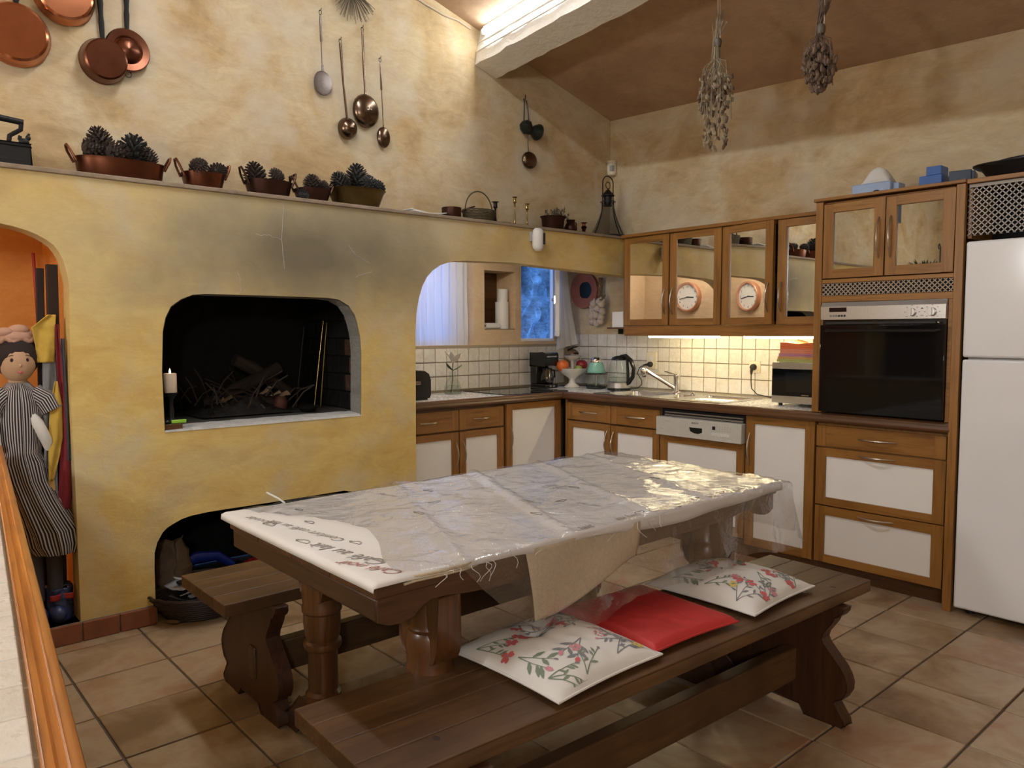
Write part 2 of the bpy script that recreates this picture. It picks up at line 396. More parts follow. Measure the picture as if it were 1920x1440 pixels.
    @piece
    def grid(s, nu, nv, fn, uv=False):
        a = len(s.v); us = []
        for i in range(nu+1):
            for j in range(nv+1): s.v.append(tuple(fn(i/nu, j/nv))); us.append((i/nu, j/nv))
        for i in range(nu):
            for j in range(nv): q = a+i*(nv+1)+j; s._f(q, q+nv+1, q+nv+2, q+1)
        if uv:
            if s.uv is None: s.uv = {}
            for k, u in enumerate(us): s.uv[a+k] = u
        return s
    @piece
    def poly(s, pts): a = len(s.v); s.v += [tuple(p) for p in pts]; s._f(*range(a, a+len(pts))); return s
    def mesh(s, name, mats, smooth=True, angle=38):
        me = bpy.data.meshes.new(name); me.from_pydata(s.v, [], s.f)
        for m in (mats if isinstance(mats, (list, tuple)) else [mats]): me.materials.append(MATS[m])
        me.polygons.foreach_set('material_index', s.mi)
        if s.uv:
            l = me.uv_layers.new(name='UVMap')
            for lp in me.loops: l.data[lp.index].uv = s.uv.get(lp.vertex_index, (0, 0))
        me.polygons.foreach_set('use_smooth', [smooth]*len(me.polygons))
        if smooth: me.set_sharp_from_angle(angle=math.radians(angle))
        me.update(); return me
    def build(s, name, mats, parent=None, smooth=True, bevel=0, solid=0, loc=None, rot=None, angle=38):
        return obj(name, s.mesh(name, mats, smooth, angle), parent, bevel, solid, loc, rot)
def obj(name, me, parent=None, bevel=0, solid=0, loc=None, rot=None):
    o = bpy.data.objects.new(name, me); COL.objects.link(o)
    if parent: o.parent = parent
    if loc is not None: o.location = loc
    if rot is not None: o.rotation_euler = rot
    if solid: md = o.modifiers.new('thickness', 'SOLIDIFY'); md.thickness = solid; md.offset = 0
    if bevel: md = o.modifiers.new('bevel', 'BEVEL'); md.width = bevel; md.segments = 2; md.limit_method = 'ANGLE'; md.angle_limit = math.radians(50)
    return o
def tag(o, label, cat, group=None):
    o['label'] = label; o['category'] = cat
    if group: o['group'] = group
    return o
def thing(name, label, cat, loc=(0,0,0), rotz=0, group=None):
    o = bpy.data.objects.new(name, None); COL.objects.link(o); o.location = loc; o.rotation_euler = (0,0,rotz); o.empty_display_size = .05
    return tag(o, label, cat, group)
def struct(o): o['kind'] = 'structure'; return o
def copy_tree(o, parent=None):
    c = o.copy(); COL.objects.link(c); c.parent = parent
    for ch in list(o.children): copy_tree(ch, c)
    return c
def text_mesh(s, size, mat, extrude=0.0004, align='CENTER', shear=0.0):
    cu = bpy.data.curves.new('text', 'FONT'); cu.body = s; cu.size = size; cu.extrude = extrude; cu.align_x = align; cu.align_y = 'CENTER'; cu.resolution_u = 2; cu.shear = shear
    o = bpy.data.objects.new('text', cu); COL.objects.link(o); dg = bpy.context.evaluated_depsgraph_get()
    me = bpy.data.meshes.new_from_object(o.evaluated_get(dg)); bpy.data.objects.remove(o); bpy.data.curves.remove(cu)
    me.materials.clear(); me.materials.append(MATS[mat]); return me
def fbm(p, o=3): return noise.fractal(Vector(p), 1.0, 2.0, o)
def ceil_z(x, y): return 2.907 - .037*(x+.3) + .274*(.6-y) if y > -3.4 else 2.907 - .037*(x+.3) + .274*4.0 - .274*(-3.4-y)
# ================================================================== THE ROOM
XR, YB, YR = 6.5, .6, -7.0        # right wall, back wall, rear wall
TP = .3417; GX, GY = 2.1395, -.194  # floor tile pitch and grid origin
# ---- floor: mortar bed, every tile in view a piece of its own
m, t, b = nt('floor_beyond')
br = N(t, 'ShaderNodeTexBrick', offset=0.0, squash=1.0); br.inputs['Scale'].default_value = 1.0
br.inputs['Brick Width'].default_value = TP; br.inputs['Row Height'].default_value = TP; br.inputs['Mortar Size'].default_value = .006
br.inputs['Color1'].default_value = (.32, .215, .125, 1); br.inputs['Color2'].default_value = (.27, .17, .095, 1); br.inputs['Mortar'].default_value = (.12, .095, .07, 1)
t.links.new(coords(t), br.inputs['Vector']); t.links.new(br.outputs[0], b.inputs['Base Color']); b.inputs['Roughness'].default_value = .4; MATS['floor_beyond'] = m
I0, I1, J0, J1 = -7, 6, -12, 2
X0, X1 = GX+I0*TP, GX+(I1+1)*TP; Y0, Y1 = GY+J0*TP, GY+(J1+1)*TP
fl = MB(); fl.box(-1.2, XR, YR, YB, -.10, -.007)
floor = struct(fl.build('floor', 'grout_floor', smooth=False))
fb = MB(); fb.box(X1, XR, YR, YB, -.0069, -.001).box(-1.0, X1, YR, Y0, -.0069, -.001); fb.build('outer_paving', 'floor_beyond', floor, smooth=False)
tm = MB(); h = TP/2-.0042; tm.box(-h, h, -h, h, -.012, 0); tme = tm.mesh('floor_tile', 'tile_floor', False)
for i in range(I0, I1+1):
    for j in range(J0, J1+1):
        o = obj('floor_tile', tme, floor, bevel=.003, loc=(GX+(i+.5)*TP+random.uniform(-.001, .001), GY+(j+.5)*TP+random.uniform(-.001, .001), random.uniform(-.0012, .0008)), rot=(0, 0, random.choice((0, 1, 2, 3))*PI/2+random.uniform(-.002, .002)))

def arc(pts): return pts
# ---- fireplace wall (plane x = 0): niche arch, hearth opening, wood store arch, kitchen recess
hearth = [(-2.781, .872), (-1.766, .872), (-1.759, 1.209), (-1.765, 1.30), (-1.782, 1.372), (-1.797, 1.415), (-1.833, 1.463), (-1.891, 1.493), (-1.96, 1.50), (-2.30, 1.502), (-2.58, 1.502), (-2.639, 1.496), (-2.69, 1.475), (-2.737, 1.44), (-2.762, 1.39), (-2.775, 1.33), (-2.784, 1.15)]
store = [(-2.846, .0), (-1.76, .0), (-1.76, .36), (-1.772, .41), (-1.80, .446), (-1.84, .466), (-1.88, .475), (-2.238, .473), (-2.508, .474), (-2.60, .474), (-2.676, .469), (-2.72, .46), (-2.755, .445), (-2.785, .43), (-2.806, .411), (-2.83, .37), (-2.843, .324), (-2.846, .243)]
ra = [(-3.151, .085), (-3.150, .60), (-3.152, 1.109), (-3.143, 1.45), (-3.141, 1.522), (-3.146, 1.56), (-3.153, 1.598), (-3.161, 1.63), (-3.174, 1.659), (-3.192, 1.685), (-3.217, 1.704), (-3.248, 1.722), (-3.285, 1.737), (-3.33, 1.749), (-3.374, 1.757), (-3.45, 1.763)]
nich = ra + [(-7.5-p[0]+.0, p[1]) for p in reversed(ra)]          # mirrored about y = -3.75
outer = [(YR, -.02), (-1.422, -.02), (-1.418, .458), (-1.41, 1.329), (-1.402, 1.43), (-1.385, 1.51), (-1.36, 1.58), (-1.329, 1.633), (-1.285, 1.675), (-1.23, 1.708), (-1.19, 1.722), (-1.137, 1.735), (-1.05, 1.743), (-.679, 1.754), (-.185, 1.738), (.38, 1.718), (YB, 1.71), (YB, 1.976), (YR, 1.976)]
w = MB(); w.holed([outer, hearth, store, nich], 0, -.11, 0.0)
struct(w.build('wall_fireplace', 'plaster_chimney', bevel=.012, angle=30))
# cement lining of the hearth opening
w = MB(); n = len(hearth); ctr = (-2.27, 1.19)
for i in range(1, n):
    (y0, z0), (y1, z1) = hearth[i], hearth[(i+1) % n]
    if i == n-1: continue
    sh = lambda y, z: (y+(.003 if y < ctr[0] else -.003), z-(.003 if z > 1.3 else 0))
    a_, b_ = sh(y0, z0), sh(y1, z1); w.poly([(-.112, *a_), (-.112, *b_), (-.004, *b_), (-.004, *a_)])
a_ = (hearth[0][0]+.003, hearth[0][1]); b_ = (hearth[-1][0]+.003, hearth[-1][1]); w.poly([(-.112, *b_), (-.112, *a_), (-.004, *a_), (-.004, *b_)])
hl_ = w.build('hearth_lining', 'cement_grey', bpy.data.objects['wall_fireplace'], smooth=False)
# hairline cracks in the plaster
for k_, cr in enumerate(([(-2.184, 1.971), (-2.199, 1.788), (-2.189, 1.64)], [(-2.333, 1.795), (-2.27, 1.797), (-2.205, 1.783)], [(-1.828, 1.779), (-1.79, 1.735), (-1.692, 1.689)], [(-1.787, 1.617), (-1.685, 1.65)], [(-2.425, 1.615), (-2.412, 1.568), (-2.416, 1.515)])):
    w = MB(); pts_ = []
    for (y0, z0), (y1, z1) in zip(cr, cr[1:]):
        for q in range(7): f_ = q/6; pts_.append((.0004, y0+(y1-y0)*f_+.006*fbm((y0*9+f_*3, k_, 1)), z0+(z1-z0)*f_+.006*fbm((z0*9+f_*3, k_, 5))))
    w.tube(pts_, .0013, 4); w.build('plaster_crack', 'hearth_rim', bpy.data.objects['wall_fireplace'])
# upper wall, set back behind the mantel shelf
w = MB(); w.prism([(YR, 1.99), (YB, 1.99), (YB, ceil_z(-.3, YB)+.03), (-3.4, ceil_z(-.3, -3.4)+.03), (YR, ceil_z(-.3, YR)+.03)], 0, -.45, -.32)
struct(w.build('wall_left', 'plaster_wall'))
# mantel shelf
w = MB(); w.box(-.86, .014, YR, YB, 1.976, 1.996); struct(w.build('trim_1', 'stone_shelf', bevel=.004))
# hearth box
w = MB(); w.box(-.80, -.78, -2.95, -1.66, .80, 1.976).box(-.80, -.11, -2.98, -2.95, .5, 1.976).box(-.78, -.11, -1.70, -1.66, .80, 1.976)
fbx = struct(w.build('wall_hearth', 'soot_shade', smooth=False))
w = MB(); w.box(-.78, -.105, -2.95, -1.70, .80, .885); struct(w.build('trim_2', 'hearth_stone', smooth=False))
w = MB(); w.grid(60, 8, lambda u, v: (-.135+v*.138+(.012*fbm((u*14, 0, 5)) if v < .05 else 0), -2.781+u*1.016, .8875-.010*v*v+.0015*fbm((u*22, v*5, 1)) if v < .99 else .870)); struct(w.build('trim_3', 'hearth_rim', angle=70))
bm_ = MB(); bm_.box(-.048, .048, -.014, .010, -.046, .046); bme = bm_.mesh('brick', 'brick', False)
bms = bm_.mesh('brick', 'soot_shade', False)  # deeper bricks: recess shade put into their sooty black
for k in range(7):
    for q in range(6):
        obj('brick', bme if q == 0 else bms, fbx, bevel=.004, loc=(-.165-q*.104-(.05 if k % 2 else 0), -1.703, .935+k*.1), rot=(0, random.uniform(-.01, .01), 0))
w = MB(); w.box(-.132, -.11, -1.712, -1.70, .88, 1.5); w.build('mortar_edge', 'hearth_rim', fbx)
# wood store under the hearth
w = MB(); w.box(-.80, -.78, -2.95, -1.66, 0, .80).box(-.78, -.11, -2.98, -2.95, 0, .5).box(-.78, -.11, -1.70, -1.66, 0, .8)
struct(w.build('wall_store', 'soot_shade', smooth=False))
# niche with the doll
w = MB(); w.box(-.80, -.75, -4.45, -3.04, 0, 1.976).box(-.75, -.11, -3.10, -3.05, 0, 1.976).box(-.75, -.11, -4.45, -4.40, 0, 1.976)
struct(w.build('wall_niche', 'plaster_niche', smooth=False))
w = MB(); w.box(-.75, -.001, -4.40, -3.10, 0, .085); struct(w.build('trim_4', 'terracotta_skirt', smooth=False))
# skirting of red tiles along the fireplace wall
sk = MB(); sk.box(0, .004, -4.5, -2.842, 0, .086); sko = struct(sk.build('baseboard_left', 'grout_wall', smooth=False))
y = -2.846; ws = (.155, .148, .16, .15, .155, .15, .15, .15)
for wd in ws:
    s_ = MB(); s_.box(.0, .016, y-wd+.003, y-.003, .001, .084+random.uniform(-.002, .002)); s_.build('skirting_tile', 'terracotta_skirt', sko, bevel=.003); y -= wd
# pillar between hearth and kitchen recess
w = MB(); w.box(-.86, -.11, -1.66, -1.418, 0, 1.976); struct(w.build('wall_pillar', 'plaster_window', smooth=False))
# window wall of the recess (plane x = -.78) with two windows and a niche shelf
XW = -.78
w = MB(); w.holed([[(-1.42, -.02), (YB, -.02), (YB, 1.976), (-1.42, 1.976)],
                   [(-.93, 1.225), (-.365, 1.225), (-.365, 1.90), (-.93, 1.90)],
                   [(-.267, 1.335), (.037, 1.335), (.037, 1.775), (-.267, 1.775)],
                   [(.096, 1.245), (.45, 1.245), (.45, 1.90), (.096, 1.90)]], 0, XW-.05, XW)
ww = struct(w.build('wall_window', 'plaster_window', smooth=False))
w = MB(); w.box(XW-.24, XW-.22, -.30, .07, 1.30, 1.81); w.build('niche_back', 'wood_edge_y', ww, smooth=False)
w = MB(); w.box(XW-.22, XW-.05, -.30, -.267, 1.30, 1.81).box(XW-.22, XW-.05, .037, .07, 1.30, 1.81).box(XW-.22, XW-.05, -.267, .037, 1.775, 1.81).box(XW-.22, XW-.05, -.267, .037, 1.30, 1.335); w.each('niche_side', 'plaster_window', ww, smooth=False)
w = MB(); w.box(XW-.22, XW-.005, -.267, .037, 1.335, 1.342); w.build('niche_floor', 'stone_shelf', ww, smooth=False)
# back wall, right wall, rear wall
w = MB(); w.box(-.98, XR+.2, YB, YB+.15, -.1, 3.1); wb_ = struct(w.build('wall_back', 'plaster_wall', smooth=False))
for nm, bx in (('wall_right', (XR, XR+.15, YR, YB, -.1, 4.1)), ('wall_rear', (-.5, XR+.2, YR-.15, YR, -.1, 3.4))):
    w = MB(); w.box(*bx); struct(w.build(nm, 'plaster_wall', smooth=False))
# ceiling: two slopes
w = MB()
for ya, yb in ((YB+.1, -3.4), (-3.4, YR-.1)):
    q = [(x, yy, ceil_z(x, yy)+dz) for dz in (0, .12) for x, yy in ((-.45, ya), (XR+.1, ya), (XR+.1, yb+1e-5), (-.45, yb+1e-5))]
    a = len(w.v); w.v += q
    for f in ((0,1,2,3),(7,6,5,4),(0,4,5,1),(1,5,6,2),(2,6,7,3),(3,7,4,0)): w._f(*[a+i for i in f])
struct(w.build('ceiling', 'plaster_ceiling', smooth=False))
# plastered beam (runs slightly askew of the room axis), rough lower arris
def beam_pt(x, c):   # c: (dy, dz) at the left wall
    tt = x + .32; return Vector((x, c[0]-.13*tt, c[1]-.001*tt))
corn = [(-.713, 3.033), (-.534, 2.987), (-.48, 3.21), (-.655, 3.262)]
def beam(name, dy, dz):
    w = MB(); n = 90; a = 0; rows = []
    for i in range(n+1):
        x = -.33 + i*(XR+.33)/n; r = []
        for k, c in enumerate(corn):
            p = beam_pt(x, (c[0]+dy, c[1]+dz))
            if k < 2: p.z += .010*fbm((x*6, k*7, dy)); p.y += .010*fbm((x*5+9, k*3, dy))
            if k > 1: p.z = ceil_z(p.x, p.y)+.03
            r.append(tuple(p))
        # a mid point on the left face and one on the soffit for the rough plaster
        p = (Vector(r[3])*.5 + Vector(r[0])*.5); p.y -= .006; r.insert(4, tuple(p))
        w.v += r
    for i in range(n):
        for k in range(5): j = (k+1) % 5; q = i*5; w._f(q+k, q+5+k, q+5+j, q+j)
    w._f(0, 1, 2, 3, 4)
    return struct(w.build(name, 'plaster_beam', angle=45))
beam('trim_5', 0, 0)
# conduit strips on the beam's left face
w = MB()
for f_ in (.36, .62):
    a0, a1 = [beam_pt(x, (corn[0][0]*(1-f_)+corn[3][0]*f_-.012, corn[0][1]*(1-f_)+corn[3][1]*f_)) for x in (-.31, 4)]
    w.ring(a0, a1, .005, .005, 6)
w.each('cable_conduit', 'plaster_beam', bpy.data.objects['trim_5'])

# ---- wall tiles of the splashback
PW = .0985; ht = PW/2-.0022
m1 = MB(); m1.box(-ht, ht, -.009, .0, -ht, ht); tb = m1.mesh('wall_tile', 'tile_wall', False)
gb = MB(); gb.box(-.785, 1.64, YB-.0035, YB, .88, 1.297); gb.build('tile_grout', 'grout_wall', wb_, smooth=False)
zt = [.904+.0492+k*.0992 for k in range(4)]
for i in range(-3, 21):
    xc = -.434+(i+.5)*PW
    if xc-ht < -.79 or xc+ht > 1.66: continue
    for k in range(4): obj('wall_tile', tb, wb_, bevel=.003, loc=(xc, YB-.0035+random.uniform(-.001, .0005), zt[k]), rot=(random.uniform(-.012, .012), 0, random.uniform(-.006, .006)))
gw = MB(); gw.box(XW, XW+.0035, -1.415, YB-.01, .88, 1.222); gw.build('tile_grout', 'grout_wall', ww, smooth=False)
zw = [.9035+.0496+k*.1005 for k in range(3)]
for i in range(-16, 5):
    yc = .161+(i+.5)*PW
    if yc+ht > YB-.012 or yc-ht < -1.415: continue
    for k in range(3): obj('wall_tile', tb, ww, bevel=.003, loc=(XW+.0035+random.uniform(-.0005, .001), yc, zw[k]), rot=(random.uniform(-.012, .012), 0, PI/2+random.uniform(-.006, .006)))

# ---- windows
def window(n, y0, y1, z0, z1, xo, bars=False):
    w = MB(); fr = .035
    w.box(xo-.04, xo, y0, y0+fr, z0, z1).box(xo-.04, xo, y1-fr, y1, z0, z1).box(xo-.04, xo, y0+fr, y1-fr, z0, z0+fr).box(xo-.04, xo, y0+fr, y1-fr, z1-fr, z1)
    o = bpy.data.objects.new('window_%d' % n, None); COL.objects.link(o); struct(o); w.each('frame_bar', 'panel_white', o, bevel=.003)
    g = MB(); g.box(xo-.024, xo-.020, y0+fr, y1-fr, z0+fr, z1-fr); g.build('pane', 'window_glass', o, smooth=False)
    return o
w1 = window(1, -.93, -.365, 1.225, 1.90, XW-.10)
w = MB(); w.box(XW-.14, XW-.105, -.52, -.40, 1.26, 1.865).box(XW-.14, XW-.105, -.895, -.86, 1.26, 1.865); w.each('casement_stile', 'panel_white', w1, bevel=.003)
w = MB(); w.box(XW-.14, XW-.05, -.95, -.93, 1.2, 1.93).box(XW-.14, XW-.05, -.365, -.345, 1.2, 1.93).box(XW-.14, XW-.05, -.95, -.345, 1.205, 1.225).box(XW-.14, XW-.05, -.95, -.345, 1.90, 1.92); w.each('reveal_side', 'plaster_window', w1, smooth=False)
# second window: fixed frame in the wall, its sash swung open into the room
w = MB(); y0, y1, z0, z1, xo = .096, .45, 1.245, 1.90, XW-.004
w.box(xo-.03, xo, y0, y0+.008, z0, z1).box(xo-.03, xo, y1-.008, y1, z0, z1).box(xo-.03, xo, y0, y1, z1-.03, z1).box(xo-.03, XW+.004, y0, y1, z0, z0+.022)
w2 = bpy.data.objects.new('window_2', None); COL.objects.link(w2); struct(w2); w.each('frame_bar', 'panel_white', w2, bevel=.003)
sash = bpy.data.objects.new('window_3', None); COL.objects.link(sash); struct(sash); sash.location = (XW+.012, .445, 1.262); sash.rotation_euler = (0, 0, math.radians(-43))   # the opened casement
s_ = MB(); s_.box(0, .30, 0, .032, .02, .06).box(0, .30, 0, .032, .58, .62).box(0, .045, 0, .032, .06, .58).box(.255, .30, 0, .032, .06, .58); s_.each('frame_bar', 'panel_white', sash, bevel=.003)
s_ = MB(); s_.box(.045, .255, .014, .018, .06, .58); s_.build('pane', 'window_glass', sash, smooth=False)
s_ = MB(); s_.box(.27, .29, -.012, 0, .27, .33).sph((.28, -.018, .30), .012); s_.build('latch', 'steel', sash)
s_ = MB(); s_.box(XW-.104, XW-.085, -.425, -.400, 1.50, 1.56).sph((XW-.075, -.412, 1.53), (.012, .014, .012)); s_.build('latch', 'steel', w1)
s_ = MB(); s_.box(XW-.104, XW-.09, -.420, -.405, 1.24, 1.89); s_.build('bolt_rail', 'panel_white', w1)
# out of doors: rough stone wall and foliage under the evening sky
w = MB(); w.grid(40, 40, lambda u, v: (-1.62-.22*abs(fbm((u*4, v*5, 3)))-.05*fbm((u*15, v*15, 2)), .40+u*1.15-.03*fbm((0, v*6, u*3)), 0.6+v*2.0))
struct(w.build('wall_outside', 'rock_out', solid=.02))
w = MB(); w.box(-6, -1.1, -6, 6, .2, .3); struct(w.build('floor_outside', 'rock_out', smooth=False))
def frond(mb, base, tip, wd, nl):
    b_ = Vector(base); t_ = Vector(tip); d = (t_-b_); s = d.cross(Vector((1, 0, 0))).normalized()
    for i in range(nl):
        f = i/nl; p = b_+d*f+Vector((0, 0, .04*math.sin(f*3)))
        for sg in (-1, 1):
            e = p+s*sg*wd*(1-f*.7)+d*.10; mb.poly([p, p+d*.03, e, p+s*sg*wd*.4-d*.01])
w = MB()
for i in range(26): 
    yb = random.uniform(.05, .62); zb = random.uniform(.8, 1.9); frond(w, (-1.45+random.uniform(-.05, .05), yb, zb), (-1.42, yb+random.uniform(-.14, .14), zb+random.uniform(.15, .35)), .05, 9)
for i in range(8): w.tube([(-1.45, .08+.07*i, .30), (-1.46, .08+.07*i+random.uniform(-.04, .04), 1.1), (-1.45, .08+.07*i, 1.8)], .006, 5)
tag(w.build('garden_fern', 'leaf_out', solid=.001), 'green fern fronds outside the small kitchen window', 'fern')['kind'] = 'stuff'
# ================================================================== CABINETS
def handle_v(parent, x, y, z0, z1, out=(0, -1, 0)):
    o_ = Vector(out); p = []
    for i in range(13):
        f = i/12; p.append(Vector((x, y, z0+(z1-z0)*f)) + o_*(.004+.030*math.sin(PI*f)))
    mb = MB(); mb.tube(p, [.0032+.0022*math.sin(PI*i/12) for i in range(13)], 8); return mb.build('handle', 'handle_bronze', parent)
def handle_h(parent, c, half, along, out):
    a_ = Vector(along); o_ = Vector(out); p = [Vector(c)+a_*half*(2*i/12-1)+o_*(.004+.030*math.sin(PI*i/12)) for i in range(13)]
    mb = MB(); mb.tube(p, [.003+.0022*math.sin(PI*i/12) for i in range(13)], 8); return mb.build('handle', 'handle_bronze', parent)
def FR(front, axis):
    """maps (a along the front, depth into the room, z) to world; axis 'x': front at y, axis 'y': front at x"""
    if axis == 'x': return (lambda a0, a1, d0, d1, z0, z1: (a0, a1, front-d1, front-d0, z0, z1)), (0, -1, 0), (1, 0, 0), (lambda a, d, z: (a, front-d, z))
    return (lambda a0, a1, d0, d1, z0, z1: (front+d0, front+d1, a0, a1, z0, z1)), (1, 0, 0), (0, 1, 0), (lambda a, d, z: (front+d, a, z))
def frame_mesh(parent, B, axis, a0, a1, z0, z1, st, rb, rt, name):
    b = B(a0, a1, 0, .022, z0, z1); mb = MB(); loops = [[(a0, z0), (a1, z0), (a1, z1), (a0, z1)], [(a0+st, z0+rb), (a1-st, z0+rb), (a1-st, z1-rt), (a0+st, z1-rt)]]
    if axis == 'x': mb.holed(loops, 1, b[2], b[3])
    else: mb.holed(loops, 0, b[0], b[1])
    return mb.build(name, 'wood_honey_v', parent, bevel=.002)
def framed(parent, fr, axis, a0, a1, z0, z1, kind, hnd=None, st=.054, name='door', mat2='panel_white', rt=.045, rb=.055):
    B, out, along, P = fr; wa = 'wood_honey_x' if axis == 'x' else 'wood_honey_y'
    d = frame_mesh(parent, B, axis, a0, a1, z0, z1, st, rb, rt, name)
    mb = MB(); mb.box(*B(a0+st, a1-st, .0215, .0226, z0, z0+rb-.001)).box(*B(a0+st, a1-st, .0215, .0226, z1-rt+.001, z1)); mb.each('rail', wa, d, bevel=.0005)
    mb = MB(); mb.box(*B(a0+st, a1-st, .005, .013, z0+rb, z1-rt)); mb.build('panel' if kind == 'panel' else 'mirror_pane', mat2 if kind == 'panel' else 'mirror_dim', d, smooth=False)
    if hnd:
        if hnd[0] == 'h': handle_h(d, P((a0+a1)/2, .022, hnd[1]), .09, along, out)
        else:
            a = a1-st/2 if hnd[0] == 'r' else a0+st/2; x, y, z = P(a, .022, hnd[1])
            p = [Vector((x, y, z+hnd[2]*(i/12-.5)))+Vector(out)*(.003+.030*math.sin(PI*i/12)) for i in range(13)]
            mb = MB(); mb.tube(p, [.003+.0022*math.sin(PI*i/12) for i in range(13)], 8); mb.build('handle', 'handle_bronze', d)
    return d
def drawer(parent, fr, axis, a0, a1, z0, z1, st=.05, half=.075, zh=None):
    B, out, along, P = fr; wa = 'wood_honey_x' if axis == 'x' else 'wood_honey_y'
    mb = MB(); mb.box(*B(a0, a1, 0, .020, z0, z1)); d = mb.build('drawer', wa, parent, bevel=.002)
    mb = MB(); mb.box(*B(a0, a0+st, .0195, .0215, z0, z1)).box(*B(a1-st, a1, .0195, .0215, z0, z1)); mb.each('stile', 'wood_honey_v', d, bevel=.0008)
    handle_h(d, P((a0+a1)/2, .020, zh or (z0+z1)/2), half, along, out); return d
def carcass(parent, fr, axis, a0, a1, z0, z1, depth):
    B = fr[0]; wa = 'wood_edge_x' if axis == 'x' else 'wood_edge_y'
    mb = MB(); mb.box(*B(a0, a1, -depth, -.002, z0, z1)); return mb.build('body', wa, parent, bevel=.002)
TY = -.0              # carcass fronts; doors stand 22 mm proud
FX = FR(.052, 'x'); FY = FR(-.272, 'y')
ZB, ZT = .10, .84
# left run
c = thing('base_cabinet', 'honey wood base cabinet with two drawers and two white doors beside the pillar', 'cabinet', (0, 0, 0))
carcass(c, FY, 'y', -1.41, -.535, ZB, ZT, .49)
drawer(c, FY, 'y', -1.372, -.917, .692, .822, half=.07); drawer(c, FY, 'y', -.911, -.538, .692, .822, half=.07)
framed(c, FY, 'y', -1.372, -.917, .115, .682, 'panel', ('r', .535, .17)); framed(c, FY, 'y', -.911, -.538, .115, .682, 'panel', ('l', .535, .17))
c = thing('base_cabinet', 'honey wood corner cabinet with one wide white door under the hob', 'cabinet', (0, 0, 0))
carcass(c, FY, 'y', -.53, .03, ZB, ZT, .49); framed(c, FY, 'y', -.512, .0, .115, .835, 'panel', ('l', .60, .20))
# right run
c = thing('base_cabinet', 'honey wood sink cabinet with two drawers and two white doors', 'cabinet', (0, 0, 0))
carcass(c, FX, 'x', -.245, .612, ZB, ZT, .52)
mb = MB(); mb.box(-.232, -.218, .031, .052, .11, .835); mb.build('filler_strip', 'wood_honey_v', c, bevel=.002)
drawer(c, FX, 'x', -.214, .196, .697, .818, half=.085); drawer(c, FX, 'x', .202, .610, .697, .818, half=.085)
framed(c, FX, 'x', -.214, .196, .115, .687, 'panel', ('r', .56, .17)); framed(c, FX, 'x', .202, .610, .115, .687, 'panel', ('l', .56, .17))
c = thing('base_cabinet', 'narrow honey wood cabinet with one tall white door right of the dishwasher', 'cabinet', (0, 0, 0))
carcass(c, FX, 'x', 1.228, 1.648, ZB, ZT, .52); framed(c, FX, 'x', 1.231, 1.644, .085, .838, 'panel', ('l', .645, .19), rb=.048)
# dishwasher
dw = thing('dishwasher', 'built-in dishwasher with grey control panel and white framed door', 'dishwasher', (0, 0, 0))
mb = MB(); mb.box(.614, 1.226, .06, .56, .10, .83); mb.build('body', 'dark_inside', dw)
mb = MB(); mb.box(.640, 1.20, .045, .062, .79, .80).box(.640, 1.20, .048, .062, .808, .816); mb.each('vent_slat', 'lattice_grey', dw)
framed(dw, FX, 'x', .618, 1.224, .115, .668, 'panel', None)
pl = MB(); pl.box(.610, 1.222, -.004, .052, .670, .786); pn = pl.build('control_panel', 'steel', dw, bevel=.004); pn.data.materials[0] = simple('dw_panel', (.62, .62, .58), .45)
mb = MB(); mb.prism([(.862, .738), (.956, .738), (.956, .712), (.93, .703), (.90, .704), (.872, .714)], 1, -.0052, .0); mb.build('grip_recess', 'iron_black', pn, smooth=False)
mb = MB(); mb.box(1.028, 1.048, -.0055, 0, .738, .758); mb.build('display', 'display_black', pn, smooth=False)
for k in range(6):
    mb = MB(); mb.box(1.026+k*.020, 1.0445+k*.020, -.0065, 0, .700, .720); mb.build('button', 'plastic_white', pn, bevel=.001)
me = text_mesh('BOSCH', .0150, 'ink_dark'); obj('maker_name', me, pn, loc=(.905, -.0047, .765), rot=(PI/2, 0, 0))
mb = MB()
for k in range(6):
    mb.box(1.056+k*.0185, 1.062+k*.0185, -.0046, 0, .757, .7595).box(1.056+k*.0185, 1.060+k*.0185, -.0046, 0, .745, .7475).box(1.055+k*.0185, 1.061+k*.0185, -.0046, 0, .733, .7355)
mb.box(.68, .715, -.0046, 0, .7615, .7635).box(.645, .665, -.0046, 0, .71, .712); mb.build('panel_marks', 'ink_grey', pn, smooth=False)
# plinths
for nm, bx in (('plinth', (-.215, 1.65, .09, .105, 0, .10)),):
    mb = MB(); mb.box(*bx); tag(mb.build('plinth', 'wood_edge_x', smooth=False), 'dark wood plinth under the sink run', 'plinth')
mb = MB(); mb.box(-.325, -.31, -1.41, .10, 0, .10); tag(mb.build('plinth', 'wood_edge_y', smooth=False), 'dark wood plinth under the hob run', 'plinth')

# ---- worktop: tiled slab with a dark wooden edge
wt = thing('worktop', 'L-shaped white tiled worktop with dark wooden front edge', 'worktop')
ZW = .889; HX0, HX1, HY0, HY1 = -.755, -.262, -.49, .09
SX0, SX1, SY0, SY1 = -.005, 1.05, .055, .53        # sink cut-out
mb = MB(); mb.holed([[(-.775, -1.413), (-.245, -1.413), (-.245, .02), (2.31, .02), (2.31, .10), (1.64, .10), (1.64, .596), (-.775, .596)], [(SX0+.02, SY0+.02), (SX1-.02, SY0+.02), (SX1-.02, SY1-.02), (SX0+.02, SY1-.02)]], 2, .845, ZW-.004)
mb.build('slab', 'grout_wall', wt, smooth=False)
def edge_prof(): return [(0, .842), (.020, .842), (.026, .850), (.026, .862), (.022, .868), (.024, .876), (.021, .888), (.012, .893), (0, .893)]
mb = MB(); mb.prism([(-.246+a, z) for a, z in edge_prof()], 1, -1.413, -.004); mb.build('wood_edge', 'wood_edge_y', wt, angle=60)
